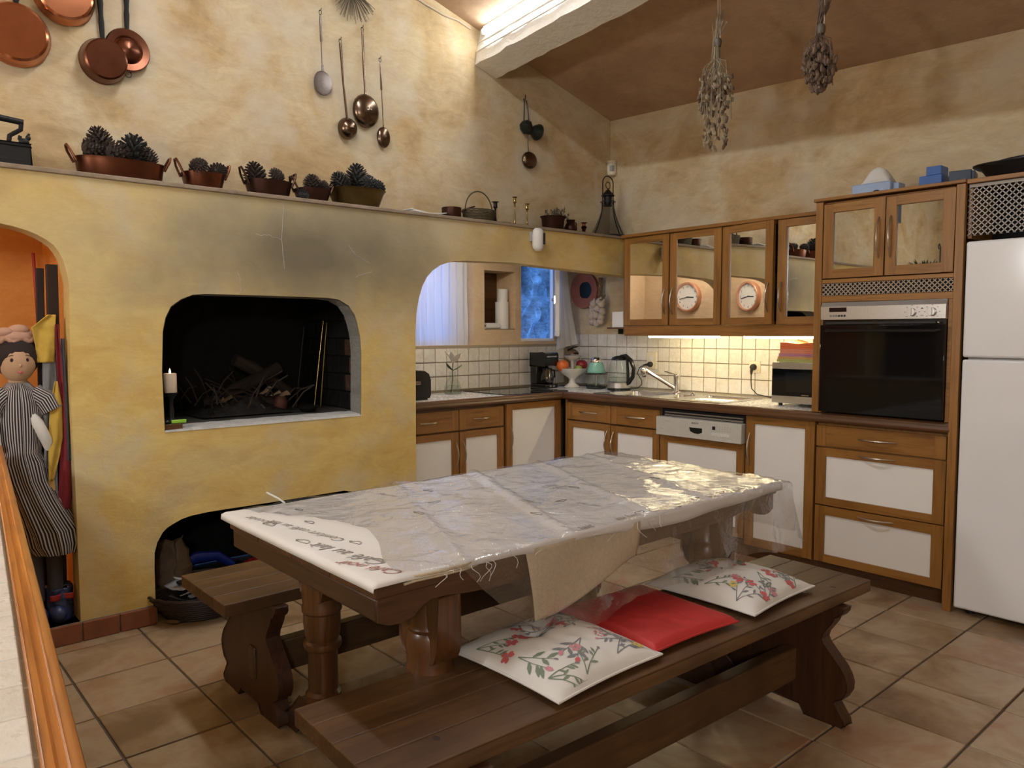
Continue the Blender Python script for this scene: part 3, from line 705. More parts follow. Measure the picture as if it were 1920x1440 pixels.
mb = MB(); mb.prism([(.021-a, z) for a, z in edge_prof()], 0, -.246, 2.318); mb.build('wood_edge', 'wood_edge_x', wt, angle=60)
mt = MB(); hh = PW/2-.0018; mt.box(-hh, hh, -hh, hh, -.006, 0); tct = mt.mesh('counter_tile', 'tile_counter', False)
def ctile(x, y, sx=1, sy=1):
    o = obj('counter_tile', tct, wt, loc=(x, y, ZW+random.uniform(-.0004, .0004)), rot=(random.uniform(-.004, .004), random.uniform(-.004, .004), 0)); o.scale = (sx, sy, 1); return o
x = -.771
for i in range(5):
    for k in range(-15, 6):
        yc = .161+(k-.5)*PW
        if yc-hh < -1.41: continue
        xc = x+(i+.5)*PW+.005
        if HX0 < xc-.02 and xc+.02 < HX1 and HY0 < yc-.02 and yc+.02 < HY1: continue
        ctile(xc, yc)
for i in range(19):
    xc = -.246+(i+.5)*PW
    if xc+hh > 1.64: continue
    for k in range(6):
        yc = .024+(k+.5)*PW*.97
        if SX0-.02 < xc+.02 and xc-.03 < SX1 and SY0 < yc+.012 and yc-.012 < SY1: continue
        ctile(xc, yc, 1, .97)
# ---- wall cabinets
FU = FR(.222, 'x')
def mirror_door(parent, a0, a1, z0, z1, hinge, ang, hnd, tilt=0, st=.052):
    """door built about its hinge so that it can stand ajar"""
    ax = a0 if hinge == 'l' else a1; e = bpy.data.objects.new('door', None)
    fr = FR(0.0, 'x'); B, out, along, P = fr; b0, b1 = a0-ax, a1-ax
    d = frame_mesh(parent, B, 'x', b0, b1, z0, z1, st, .042, .042, 'door')
    d.location = (ax, .222, 0); d.rotation_euler = (0, 0, math.radians(ang))
    mb = MB(); mb.box(*B(b0+st, b1-st, .0215, .0226, z0, z0+.041)).box(*B(b0+st, b1-st, .0215, .0226, z1-.041, z1)); mb.each('rail', 'wood_honey_x', d, bevel=.0005)
    mb = MB(); hw = (b1-b0)/2-st; mb.box(-hw, hw, -.003, .003, z0+.042, z1-.042); mb.build('mirror_pane', 'mirror', d, smooth=False, loc=((b0+b1)/2, -.012, 0), rot=(0, 0, math.radians(tilt)))
    xh = (b1-st/2) if hnd == 'r' else (b0+st/2); handle_v(d, xh, -.022, 1.43, 1.60); bpy.data.objects.remove(e); return d
ZU0, ZU1 = 1.358, 1.954
def wall_cab(label, a0, a1):
    c = thing('wall_cabinet', label, 'cabinet'); mb = MB()
    mb.box(a0, a0+.018, .222, .596, ZU0, ZU1).box(a1-.018, a1, .222, .596, ZU0, ZU1).box(a0+.018, a1-.018, .222, .596, ZU0, ZU0+.018).box(a0+.018, a1-.018, .222, .596, ZU1-.018, ZU1).box(a0+.018, a1-.018, .58, .596, ZU0+.018, ZU1-.018)
    mb.each('carcass_panel', 'wood_honey_v', c, bevel=.001)
    mb = MB(); mb.box(a0+.02, a1-.02, .26, .578, 1.55, 1.565).box(a0+.02, a1-.02, .26, .578, 1.74, 1.755); mb.each('shelf', 'wood_honey_x', c); return c
c1 = wall_cab('wall cabinet with two mirrored doors nearest the corner', .164, .936)
mirror_door(c1, .166, .540, ZU0+.002, ZU1-.002, 'l', 0, 'r', 2.2); mirror_door(c1, .550, .934, ZU0+.002, ZU1-.002, 'r', 0, 'l', .4)
c2 = wall_cab('wall cabinet with mirrored doors standing ajar next to the oven unit', .942, 1.64)
mirror_door(c2, .944, 1.302, ZU0+.002, ZU1-.002, 'l', -5.0, 'r', -1.5); mirror_door(c2, 1.318, 1.638, ZU0+.002, ZU1-.002, 'r', 3.0, 'l', -3.5)
mb = MB(); mb.box(1.24, 1.40, .30, .45, 1.377, 1.50); tag(mb.build('storage_box', 'blue_dark', bevel=.004), 'dark blue box low behind the cabinet gap', 'box')
mb = MB(); mb.box(1.22, 1.42, .30, .45, 1.566, 1.66); tag(mb.build('storage_box', 'paper_grey', bevel=.004), 'grey box on the middle shelf behind the cabinet gap', 'box')
mb = MB(); mb.box(.150, 1.642, .180, .60, 1.955, 1.976); tag(mb.build('cornice_board', 'wood_honey_x', bevel=.004), 'honey wood cornice board on top of the mirrored cabinets', 'cornice')
mb = MB(); mb.box(.164, 1.64, .205, .223, 1.290, 1.356); tag(mb.build('light_pelmet', 'wood_honey_x', bevel=.003), 'wooden pelmet hiding the lamps under the wall cabinets', 'pelmet')
emis('cab_glow', C_CAB, CABINET_LAMP)
for k, (a0, a1, lb) in enumerate(((.31, .90, 'warm strip lamp under the wall cabinet above the sink'), (1.04, 1.60, 'warm strip lamp under the wall cabinet above the microwave'))):
    l = thing('strip_lamp', lb, 'lamp', (0, 0, 0), 0, 'lamps under the wall cabinets')
    mb = MB(); mb.box(a0, a1, .245, .305, 1.302, 1.357); mb.build('housing', 'plastic_white', l, bevel=.004)
    mb = MB(); mb.ring((a0+.02, .275, 1.288), (a1-.02, .275, 1.288), .011, .011, 10); mb.build('tube', 'cab_glow', l)

# ---- tall oven unit
tu = thing('oven_unit', 'tall honey wood unit housing the oven with drawers below', 'cabinet')
mb = MB(); mb.box(1.652, 1.668, .022, .596, .893, 1.985).box(2.30, 2.316, .022, .596, .893, 1.985).box(1.668, 2.30, .022, .596, 1.975, 1.985).box(1.668, 2.30, .022, .596, 1.575, 1.59).box(1.668, 2.30, .58, .596, .893, 1.985).box(1.652, 2.316, .052, .596, .10, .842); mb.each('carcass_panel', 'wood_honey_v', tu, bevel=.002)
mb = MB(); mb.box(1.640, 1.679, -.002, .022, .893, 1.988).box(2.312, 2.350, -.004, .022, .0, 1.988); mb.each('stile', 'wood_honey_v', tu, bevel=.002)
mb = MB(); mb.box(1.679, 2.312, .002, .022, 1.567, 1.588).box(1.679, 2.312, .002, .022, 1.470, 1.502).box(1.679, 1.690, .002, .022, .893, 1.47).box(2.292, 2.312, .002, .022, .893, 1.47); mb.each('cross_rail', 'wood_honey_x', tu, bevel=.002)
FT = FR(.0, 'x')
d1 = framed(tu, (lambda a0, a1, e0, e1, z0, z1: (a0, a1, .018-e1, .018-e0, z0, z1), (0, -1, 0), (1, 0, 0), lambda a, d, z: (a, .018-d, z)), 'x', 1.684, 1.994, 1.592, 1.972, 'mirror', ('r', 1.78, .20), st=.052, rb=.046)
d2 = framed(tu, (lambda a0, a1, e0, e1, z0, z1: (a0, a1, .018-e1, .018-e0, z0, z1), (0, -1, 0), (1, 0, 0), lambda a, d, z: (a, .018-d, z)), 'x', 1.999, 2.309, 1.592, 1.972, 'mirror', ('l', 1.78, .20), st=.052, rb=.046)
drawer(tu, FX, 'x', 1.656, 2.296, .712, .822, st=.052, half=.095)
framed(tu, FX, 'x', 1.656, 2.296, .398, .704, 'panel', ('h', .680), name='drawer', rb=.042, rt=.045); framed(tu, FX, 'x', 1.656, 2.296, .088, .392, 'panel', ('h', .365), name='drawer', rb=.042, rt=.048)
mb = MB(); mb.box(1.652, 2.312, .09, .105, 0, .088); mb.build('plinth', 'wood_edge_x', tu, smooth=False)
def lattice(x0, x1, z0, z1, y, p, wd, th):
    """diagonal lattice clipped to a rectangle"""
    mb = MB()
    for sg in (1, -1):
        k = -int((z1-z0)/p)-2
        while True:
            xa = x0 + k*p; k += 1
            if xa > x1 + (z1-z0): break
            # line through (xa, z0) for sg=1 or (xa, z1) for sg=-1, slope 1
            t0 = max(0, x0-xa); t1 = min(z1-z0, x1-xa)
            if t1-t0 < .002: continue
            pa = (xa+t0, z0+t0 if sg > 0 else z1-t0); pb = (xa+t1, z0+t1 if sg > 0 else z1-t1)
            dx = wd*.7071/2*2
            mb.v += [(pa[0]-dx/2, y, pa[1]), (pa[0]+dx/2, y, pa[1]), (pb[0]+dx/2, y, pb[1]), (pb[0]-dx/2, y, pb[1]), (pa[0]-dx/2, y+th, pa[1]), (pa[0]+dx/2, y+th, pa[1]), (pb[0]+dx/2, y+th, pb[1]), (pb[0]-dx/2, y+th, pb[1])]
            a = len(mb.v)-8
            for q in ((0,1,2,3),(4,7,6,5),(0,4,5,1),(2,6,7,3),(0,3,7,4),(1,5,6,2)): mb._f(*[a+i for i in q])
    return mb
mb = lattice(1.681, 2.310, 1.504, 1.565, .004, .0235, .0085, .004); lo_ = mb.build('lattice_grille', 'lattice_beige', tu, smooth=False); lo_['kind'] = 'stuff'
mb = MB(); mb.box(1.681, 2.310, .012, .020, 1.502, 1.567); mb.build('grille_back', 'dark_inside', tu, smooth=False)
# oven
ov = thing('oven', 'built-in oven with steel control panel and black glass door', 'oven')
mb = MB(); mb.box(1.692, 2.288, .0, .50, .900, 1.468); mb.build('body', 'plastic_black', ov)
mb = MB(); mb.prism([(.0, 1.378), (-.022, 1.378), (-.022, 1.445), (-.006, 1.468), (.0, 1.468)], 0, 1.690, 2.291); cp = mb.build('control_panel', 'steel_brushed', ov, bevel=.001, angle=20)
mb = MB(); mb.box(1.735, 1.825, -.0235, -.02, 1.418, 1.440); mb.build('display', 'display_black', cp, smooth=False)
for k in range(6):
    mb = MB(); mb.lathe([(.0055, 0), (.0055, .003), (.004, .003), (.004, .001)], (1.744+k*.0145, -.022, 1.398), 10, (0, -1, 0)); mb.build('button', 'ink_dark' if k > 2 else 'ink_grey', cp)
for xx in (2.142, 2.232):
    mb = MB(); mb.ring((xx, -.022, 1.411), (xx, -.040, 1.411), .021, .019, 18).box(xx-.006, xx+.006, -.052, -.04, 1.392, 1.430); mb.build('knob', 'steel_brushed', cp, bevel=.001)
mb = MB()
for xx in (2.142, 2.232):
    for q in range(7): an = PI*1.25-q*PI*1.5/6; mb.box(xx+.033*math.cos(an)-.003, xx+.033*math.cos(an)+.003, -.0226, -.02, 1.411+.031*math.sin(an)-.0012, 1.411+.031*math.sin(an)+.0012)
mb.prism([(2.181, 1.425), (2.193, 1.425), (2.187, 1.432)], 1, -.0226, -.02); mb.box(2.180, 2.194, -.0226, -.02, 1.393, 1.3955); mb.build('panel_marks', 'ink_dark', cp, smooth=False)
mb = MB(); mb.box(1.690, 2.291, -.024, 0, .902, 1.352); od = mb.build('door', 'oven_glass', ov, bevel=.003)
mb = MB(); mb.box(1.720, 2.25, -.028, -.0, 1.356, 1.366); mb.build('vent_slot', 'rubber_black', ov)
mb = MB(); mb.tube([(1.72, -.024, 1.325), (1.73, -.05, 1.322), (2.26, -.05, 1.322), (2.27, -.024, 1.325)], .008, 8); mb.build('handle', 'plastic_black', od)
mb = MB(); mb.sph((2.262, -.026, 1.360), .006); mb.build('lock_pin', 'steel', ov)
# ---- fridge freezer
fr_ = thing('fridge_freezer', 'white two-door fridge freezer at the right edge', 'fridge', (2.365, -.02, 0))
mb = MB(); mb.box(.006, .59, .055, .60, .03, 1.72); mb.build('body', 'enamel_white', fr_, bevel=.006)
mb = MB(); mb.box(0, .596, 0, .052, .032, 1.190); ld = mb.build('door', 'enamel_white', fr_, bevel=.010); ld['label'] = 'tall lower fridge door'
mb = MB(); mb.box(0, .596, 0, .052, 1.200, 1.723); ud = mb.build('door', 'enamel_white', fr_, bevel=.010); ud['label'] = 'upper freezer door'
mb = MB(); mb.box(.55, .575, -.03, 0, .80, 1.10).box(.55, .575, -.03, 0, 1.27, 1.5); mb.each('handle', 'enamel_white', fr_, bevel=.004)
mb = MB(); mb.ring((.05, .08, 0), (.05, .08, .03), .02, .02).ring((.54, .08, 0), (.54, .08, .03), .02, .02).ring((.05, .55, 0), (.05, .55, .03), .02, .02).ring((.54, .55, 0), (.54, .55, .03), .02, .02); mb.each('foot', 'rubber_black', fr_)
# lattice front above the fridge
lf = thing('lattice_cupboard', 'cupboard with grey diagonal lattice front above the fridge', 'cupboard')
mb = MB(); mb.box(2.352, 2.37, .03, .596, 1.74, 1.97).box(2.352, 2.98, .0, .596, 1.985, 2.005).box(2.962, 2.98, .03, .596, .0, 1.985); mb.each('frame_board', 'wood_honey_x', lf, bevel=.002)
mb = lattice(2.355, 2.962, 1.752, 1.968, .022, .0262, .0085, .005); mb.build('lattice_panel', 'lattice_grey', lf, smooth=False)['kind'] = 'stuff'
mb = MB(); mb.box(2.355, 2.962, .02, .027, 1.968, 1.984); mb.build('lattice_rail', 'lattice_grey', lf, bevel=.002)
mb = MB(); mb.box(2.37, 2.962, .30, .31, 1.745, 1.985); mb.build('back_panel', 'dark_inside', lf, smooth=False)
mb = MB(); mb.box(1.630, 2.352, -.012, .596, 1.990, 2.006); tag(mb.build('top_board', 'wood_honey_x', bevel=.003), 'honey wood board capping the oven unit', 'board')
mb = MB(); mb.lathe([(.0, .0), (.07, .0), (.11, .05), (.13, .11), (.127, .11), (.105, .05), (.0, .006)], (2.68, .17, 1.746), 24); tag(mb.build('mixing_bowl', 'steel'), 'steel bowl behind the grey lattice above the fridge', 'bowl')

emis('recess_glow', (1.0, .93, .84), RECESS_LAMP)
l = thing('strip_lamp', 'strip lamp hidden behind the yellow beam over the kitchen recess', 'lamp', (0, 0, 0))
mb = MB(); mb.box(-.27, -.17, -1.32, -.55, 1.945, 1.976); mb.build('housing', 'plastic_white', l, bevel=.004)
mb = MB(); mb.ring((-.22, -1.28, 1.932), (-.22, -.60, 1.932), .012, .012, 10); mb.build('tube', 'recess_glow', l)
# ================================================================== TABLE, BENCHES, CLOTHS
TX0, TX1, TY0, TY1, TZ = 1.285, 2.155, -2.985, -1.245, .752
tb_ = thing('dining_table', 'long dark wooden dining table with turned columns under the cloth', 'table', ((TX0+TX1)/2, (TY0+TY1)/2, 0))
cx, cy = (TX0+TX1)/2, (TY0+TY1)/2; hx, hy = (TX1-TX0)/2, (TY1-TY0)/2
for k in range(4):
    a = -hx+k*2*hx/4; mb = MB(); mb.box(a+.0006, a+2*hx/4-.0006, -hy, hy, .712, TZ-.004); mb.build('plank', 'wood_dark_y', tb_, bevel=.004)
def ogee(l):   # scalloped apron profile, l half length
    p = [(-l, .712), (-l, .655), (-l+.03, .642), (-l+.06, .640), (-l+.10, .648), (-l+.125, .668), (-l+.15, .678), (-l+.20, .676), (-l+.26, .668), (-l+.34, .662), (-l+.42, .660)]
    return p + [(-a, z) for a, z in reversed(p)]
for sx in (-1, 1):
    mb = MB(); mb.prism(ogee(hy-.01), 0, sx*(hx-.035), sx*(hx-.008)); mb.build('apron', 'wood_dark_y', tb_, bevel=.003, angle=50)
for sy in (-1, 1):
    mb = MB(); mb.box(-hx+.01, hx-.01, sy*(hy-.032), sy*(hy-.006), .655, .712); mb.build('apron', 'wood_dark_x', tb_, bevel=.006)
colp = [(.062, .13), (.066, .145), (.066, .165), (.055, .175), (.055, .30), (.058, .31), (.068, .315), (.072, .325), (.070, .335), (.060, .342), (.066, .36), (.069, .40), (.068, .43), (.074, .436), (.074, .452), (.070, .462), (.074, .50), (.072, .54), (.064, .552), (.068, .562), (.062, .572), (.060, .64)]
for py in (-.635, .60):
    for px in (-.29, .31):
        mb = MB(); mb.lathe([(r*.86, z) for r, z in colp], (px, py, 0), 22); cl = mb.build('leg', 'wood_column', tb_, angle=30)
        mb = MB(); mb.prism([(px-.085, .66), (px-.085, .52), (px-.07, .485), (px-.04, .47), (px+.04, .47), (px+.07, .485), (px+.085, .52), (px+.085, .66)], 1, py-.035, py+.035); mb.build('bracket', 'wood_column', cl, bevel=.006)
    mb = MB(); mb.prism([(-.46, .0), (-.40, .0), (-.36, .03), (.36, .03), (.40, 0), (.46, 0), (.46, .05), (.40, .10), (.36, .135), (-.36, .135), (-.40, .10), (-.46, .05)], 1, py-.05, py+.05); mb.build('foot', 'wood_dark_x', tb_, bevel=.006)
    mb = MB(); mb.box(-hx+.05, hx-.05, py-.03, py+.03, .665, .712); mb.build('top_bearer', 'wood_dark_x', tb_, bevel=.004)
mb = MB(); mb.box(-.03, .03, -.60, .565, .045, .125); mb.build('stretcher', 'wood_dark_y', tb_, bevel=.005)

def bench_leg(w_, zt):
    """half profile of the scrolled bench end, mirrored"""
    p = [(.235, .0), (.252, .012), (.250, .028), (.212, .078), (.215, .086), (.242, .10), (.258, .13), (.260, .155), (.252, .18), (.236, .205), (.200, .24), (.170, .27), (.162, .285), (.168, .305), (.185, .328), (.200, .35), (.208, .368), (.225, .378), (.236, .392)]
    p = [(a*w_, z) for a, z in p] + [(.238*w_, zt)]
    mid = [(.10*w_, .0), (.08*w_, .03)]
    return p + [(-a, z) for a, z in reversed(p)] + [(-a, z) for a, z in mid] + list(reversed(mid))
def bench(name, label, loc, rot, L, W, H, mats, legs):
    o = thing(name, label, 'bench', loc, rot)
    for k in range(4):
        a = -W/2+k*W/4; mb = MB(); mb.box(a+.0007, a+W/4-.0007, -L/2, L/2, H-.042, H+random.uniform(-.0008, .0008)); mb.build('plank', mats[0], o, bevel=.003)
    for y in legs:
        mb = MB(); mb.prism(bench_leg(W/.42, H-.042), 1, y-.022, y+.022); mb.build('leg', mats[1], o, bevel=.004, angle=40)
    mb = MB(); mb.box(.01, .06, legs[0]-.03, legs[1]+.03, .105, .222); st = mb.build('stretcher', mats[0], o, bevel=.006)
    return o
b1 = bench('bench', 'dark brown trestle bench in front with three seat cushions', (2.250, -2.155, 0), math.radians(-2.4), 1.95, .40, .45, ('wood_bench_y', 'wood_dark_z'), (-.74, .76))
# worn moulding along the front edge of the near bench
mb = MB(); mb.prism([(.2, .412), (.206, .416), (.207, .432), (.203, .44), (.2005, .446), (.1995, .44)], 1, -.96, .96); mb.build('edge_moulding', 'wood_bench_y', b1)
mb = MB(); mb.lathe([(0, .4512), (.006, .4514), (.011, .4508)], (.155, .80, 0), 12, sy=.7); mb.build('knot', 'wood_board', b1)
mb = MB(); mb.lathe([(0, .4512), (.006, .4514), (.011, .4508)], (.12, -.79, 0), 12, sy=.7); mb.build('knot', 'wood_board', b1)
b2 = bench('bench', 'dark brown trestle bench on the fireplace side of the table', (1.028, -2.03, 0), 0, 1.92, .41, .452, ('wood_bench_y', 'wood_dark_z'), (-.78, .75))

# ---- tablecloth (printed white cloth)
def lerp(a, b, f): return a+(b-a)*f
def sstep(a, b, x): f = max(0, min(1, (x-a)/(b-a))); return f*f*(3-2*f)
CX0, CX1 = TX0-.012, TX1+.004
def drop_pos(x, y, xe, ye0, ye1, z0, off, stiff=.016):
    """wraps a point of a flat sheet over the table edges"""
    ox = x-(xe+off); ext = 0.0; X, Y, Z = x, y, z0
    r = stiff
    if ox > 0:
        a = min(ox/r, PI/2); X = xe+off+r*math.sin(a); Z = z0-r*(1-math.cos(a))-max(0, ox-r*PI/2)
    for ye, sg in ((ye1, 1), (ye0, -1)):
        oy = (y-ye)*sg-off
        if oy > 0:
            a = min(oy/r, PI/2); Y = ye+sg*(off+r*math.sin(a)); zd = r*(1-math.cos(a))+max(0, oy-r*PI/2)
            if z0-zd < Z: Z = z0-zd
    return X, Y, Z
def over(y):  # how far the cloth hangs over the near edge
    return .004+.010*sstep(-2.60, -2.45, y)+.020*sstep(-2.30, -1.95, y)-.016*sstep(-1.60, -1.28, y)+.004*math.sin(y*9)
def cloth_pt(u, v):
    y = lerp(TY0-.030, TY1+.024, u); x = lerp(TX0-.03, TX1+.004+over(y)+.016, v)
    z0 = TZ+.0035+.0028*(fbm((x*3, y*3, 2))+.6)
    X, Y, Z = drop_pos(x, y, TX1, TY0, TY1, z0, .004, .011)
    if Z < TZ-.01: X += .006*math.sin(y*17+1.3)*min(1, (TZ-Z)/.05)
    return X, Y, Z
tc_ = thing('tablecloth', 'white printed tablecloth with coffee lettering spread over the table', 'tablecloth', (0, 0, 0))
mb = MB(); mb.grid(120, 60, cloth_pt); mb.build('cloth', 'cloth_table', tc_, solid=.0018, angle=80)
def on_cloth(x, y, dz=.0024):
    best = (TX0-.03); yy = (y-(TY0-.030))/(TY1+.024-TY0+.030); w_ = TX1+.02+over(y)-(TX0-.03); X, Y, Z = cloth_pt(yy, (x-(TX0-.03))/w_); return Vector((X, Y, Z+dz))
def cloth_text(s, x, y, size, ang, mat='ink_grey', shear=.3):
    me = text_mesh(s, size, mat, 0.0, shear=shear); c_, s_ = math.cos(ang), math.sin(ang)
    for v in me.vertices:
        a, b_ = v.co.x, v.co.y; p = on_cloth(x+a*c_-b_*s_, y+a*s_+b_*c_); v.co = p
    obj('lettering', me, tc_)
def cup(x, y, s, ang, mat='ink_grey'):
    c_, s_ = math.cos(ang), math.sin(ang); pts = []
    for i in range(17):
        th = PI+PI*i/16; pts.append((s*math.cos(th), s*.9*math.sin(th)))
    pts.append((-s, 0)); hd = [(s*(1.0+.35*math.sin(PI*i/8)), s*(-.15-.35*i/8)) for i in range(9)]
    mb = MB()
    for pl_ in (pts, hd): mb.tube([on_cloth(x+a*c_-b_*s_, y+a*s_+b_*c_, .002) for a, b_ in pl_], .0011, 4)
    mb.build('printed_cup', mat, tc_)
A_ = math.radians(190)
cloth_text('Café au lait', 1.92, -2.925, .062, A_, 'ink_grey'); cloth_text('Confort café au lait', 1.63, -2.90, .044, A_, 'ink_grey')
cloth_text('Café noir', 2.06, -2.94, .05, A_+.2, 'ink_red', .5); cloth_text('Chocolat', 1.44, -2.945, .04, A_, 'ink_grey'); cloth_text('Arabica', 1.40, -2.86, .026, A_, 'ink_grey')
for x, y, s in ((1.50, -2.955, .024), (1.74, -2.965, .024), (1.84, -2.86, .020), (1.55, -2.85, .018), (2.02, -2.90, .018), (1.38, -2.80, .016)): cup(x, y, s, A_)
for k, (s, y) in enumerate((('au lait', -2.10), ('Café', -1.95), ('grain', -1.82), ('au', -1.66), ('Café', -1.52), ('noir', -1.38), ('lait', -2.28))):
    cloth_text(s, TX1-.012, y, .045, PI/2, 'ink_grey')
for y in (-2.02, -1.88, -1.73, -1.58, -1.44): cup(TX1-.03, y, .018, PI/2)
random.seed(11)
for k in range(14):
    x, y = random.uniform(1.34, 2.1), random.uniform(-2.75, -1.3)
    if k % 2: cup(x, y, .02, random.choice((A_, PI/2)))
    else: cloth_text(random.choice(('Café', 'au lait', 'moka', 'crème')), x, y, .036, random.choice((A_, PI/2)))
# ---- beige felt pad: hangs from under the cloth on the near side, folded at the corner
fp = thing('table_pad', 'beige felt table pad hanging down from under the tablecloth', 'table pad')
def pad_pt(u, v):
    y = lerp(-2.535, -2.065, u); d = lerp(0, lerp(.188, .105, sstep(.12, .95, u))+.010*math.sin(u*PI), v)
    return (TX1+.011+.006*math.sin(u*7+v*3)+.025*v*(1-u), y+.02*v*(.6-u), TZ-.006-d)
mb = MB(); mb.grid(30, 20, pad_pt); mb.build('hanging_flap', 'felt_beige', fp, solid=.003)
mb = MB()
for k in range(3):
    z = TZ-.001-.0065*k; mb.tube([(TX1-.02+.012*k, -2.93+.01*k, z-.002), (TX1+.012-.004*k, -2.88, z), (TX1+.020-.004*k, -2.82, z+.001), (TX1+.018-.003*k, -2.74, z), (TX1-.01, -2.66, z-.002)], .0028, 6)
mb.grid(10, 3, lambda u, v: (TX1-.08+.10*v*math.sin(PI*(.15+.8*u)), -2.93+.28*u, TZ-.012+.004*v)); mb.build('folded_corner', 'felt_beige', fp, solid=.002)
# ---- clear plastic cover
def sheet_pt(u, v):
    ov = .255*sstep(-2.78, -2.50, lerp(-2.9, TY1+.25, u))+.02+.02*math.sin(u*23)
    x = lerp(TX0-.02, TX1+ov, v); lft = -2.935+.16*math.sin(PI*min(1, max(0, (x-TX0)/(TX1-TX0))))**1.5 + (.0 if x < TX1 else 0)
    y = lerp(lft, TY1+.22, u)
    wr = .014*abs(fbm((x*2.2+y*1.1, y*2.6-x, 5)))+.006*abs(fbm((x*11+4*y, y*4-x*2, 8)))+.003*abs(fbm((x*22-9*y, y*16, 4)))
    ridge = sum(a*math.exp(-((y+.42*(x-1.7)-c0)/w0)**2) for a, c0, w0 in ((.009, -2.55, .018), (.011, -2.18, .022), (.009, -1.83, .02), (.008, -1.52, .02)))
    z0 = TZ+.009+wr+ridge
    X, Y, Z = drop_pos(x, y, TX1+.012, TY0, TY1+.004, z0, .012, .02)
    dr = max(0, TZ-.02-Z)
    if dr > 0:
        if x > TX1: X += dr*.10+.022*dr/.3*math.sin(y*21+2*fbm((y*3, 0, 1)))+.014*dr/.3*fbm((y*11, dr*9, 3))
        if y > TY1: Y += dr*.05+.02*dr/.3*math.sin(x*19)+.012*dr/.3*fbm((x*9, dr*9, 4))
    return X, Y, Z
mb = MB(); mb.grid(170, 110, sheet_pt); pcv = tag(mb.build('plastic_cover', 'plastic_sheet', angle=180), 'crumpled clear plastic sheet covering the table and hanging down its side', 'plastic sheet')
mb = MB(); rnd = random.Random(21)  # white strands stand in for string-like highlights on the frayed plastic edge
for q in range(15):
    y = rnd.choice((rnd.uniform(-2.86, -2.50), rnd.uniform(-2.86, -2.6), rnd.uniform(-2.5, -1.9))); p = Vector((TX1+.028, y, TZ-.004)); L_ = rnd.uniform(.012, .038); pts = []
    for i in range(7): f = i/6; pts.append(p+Vector((.012*math.sin(f*3+q), L_*.7*math.sin(f*5+q*1.7)*f, -L_*f*1.3+.010*math.sin(f*PI))))
    mb.tube(pts, .0009, 5)
mb.tube([(TX0+.0, -2.80, TZ+.012), (TX0-.01, -2.82, TZ+.03), (TX0-.03, -2.85, TZ+.05)], .003, 5)
mb.build('fray_highlights', 'plastic_white', pcv)['kind'] = 'stuff'

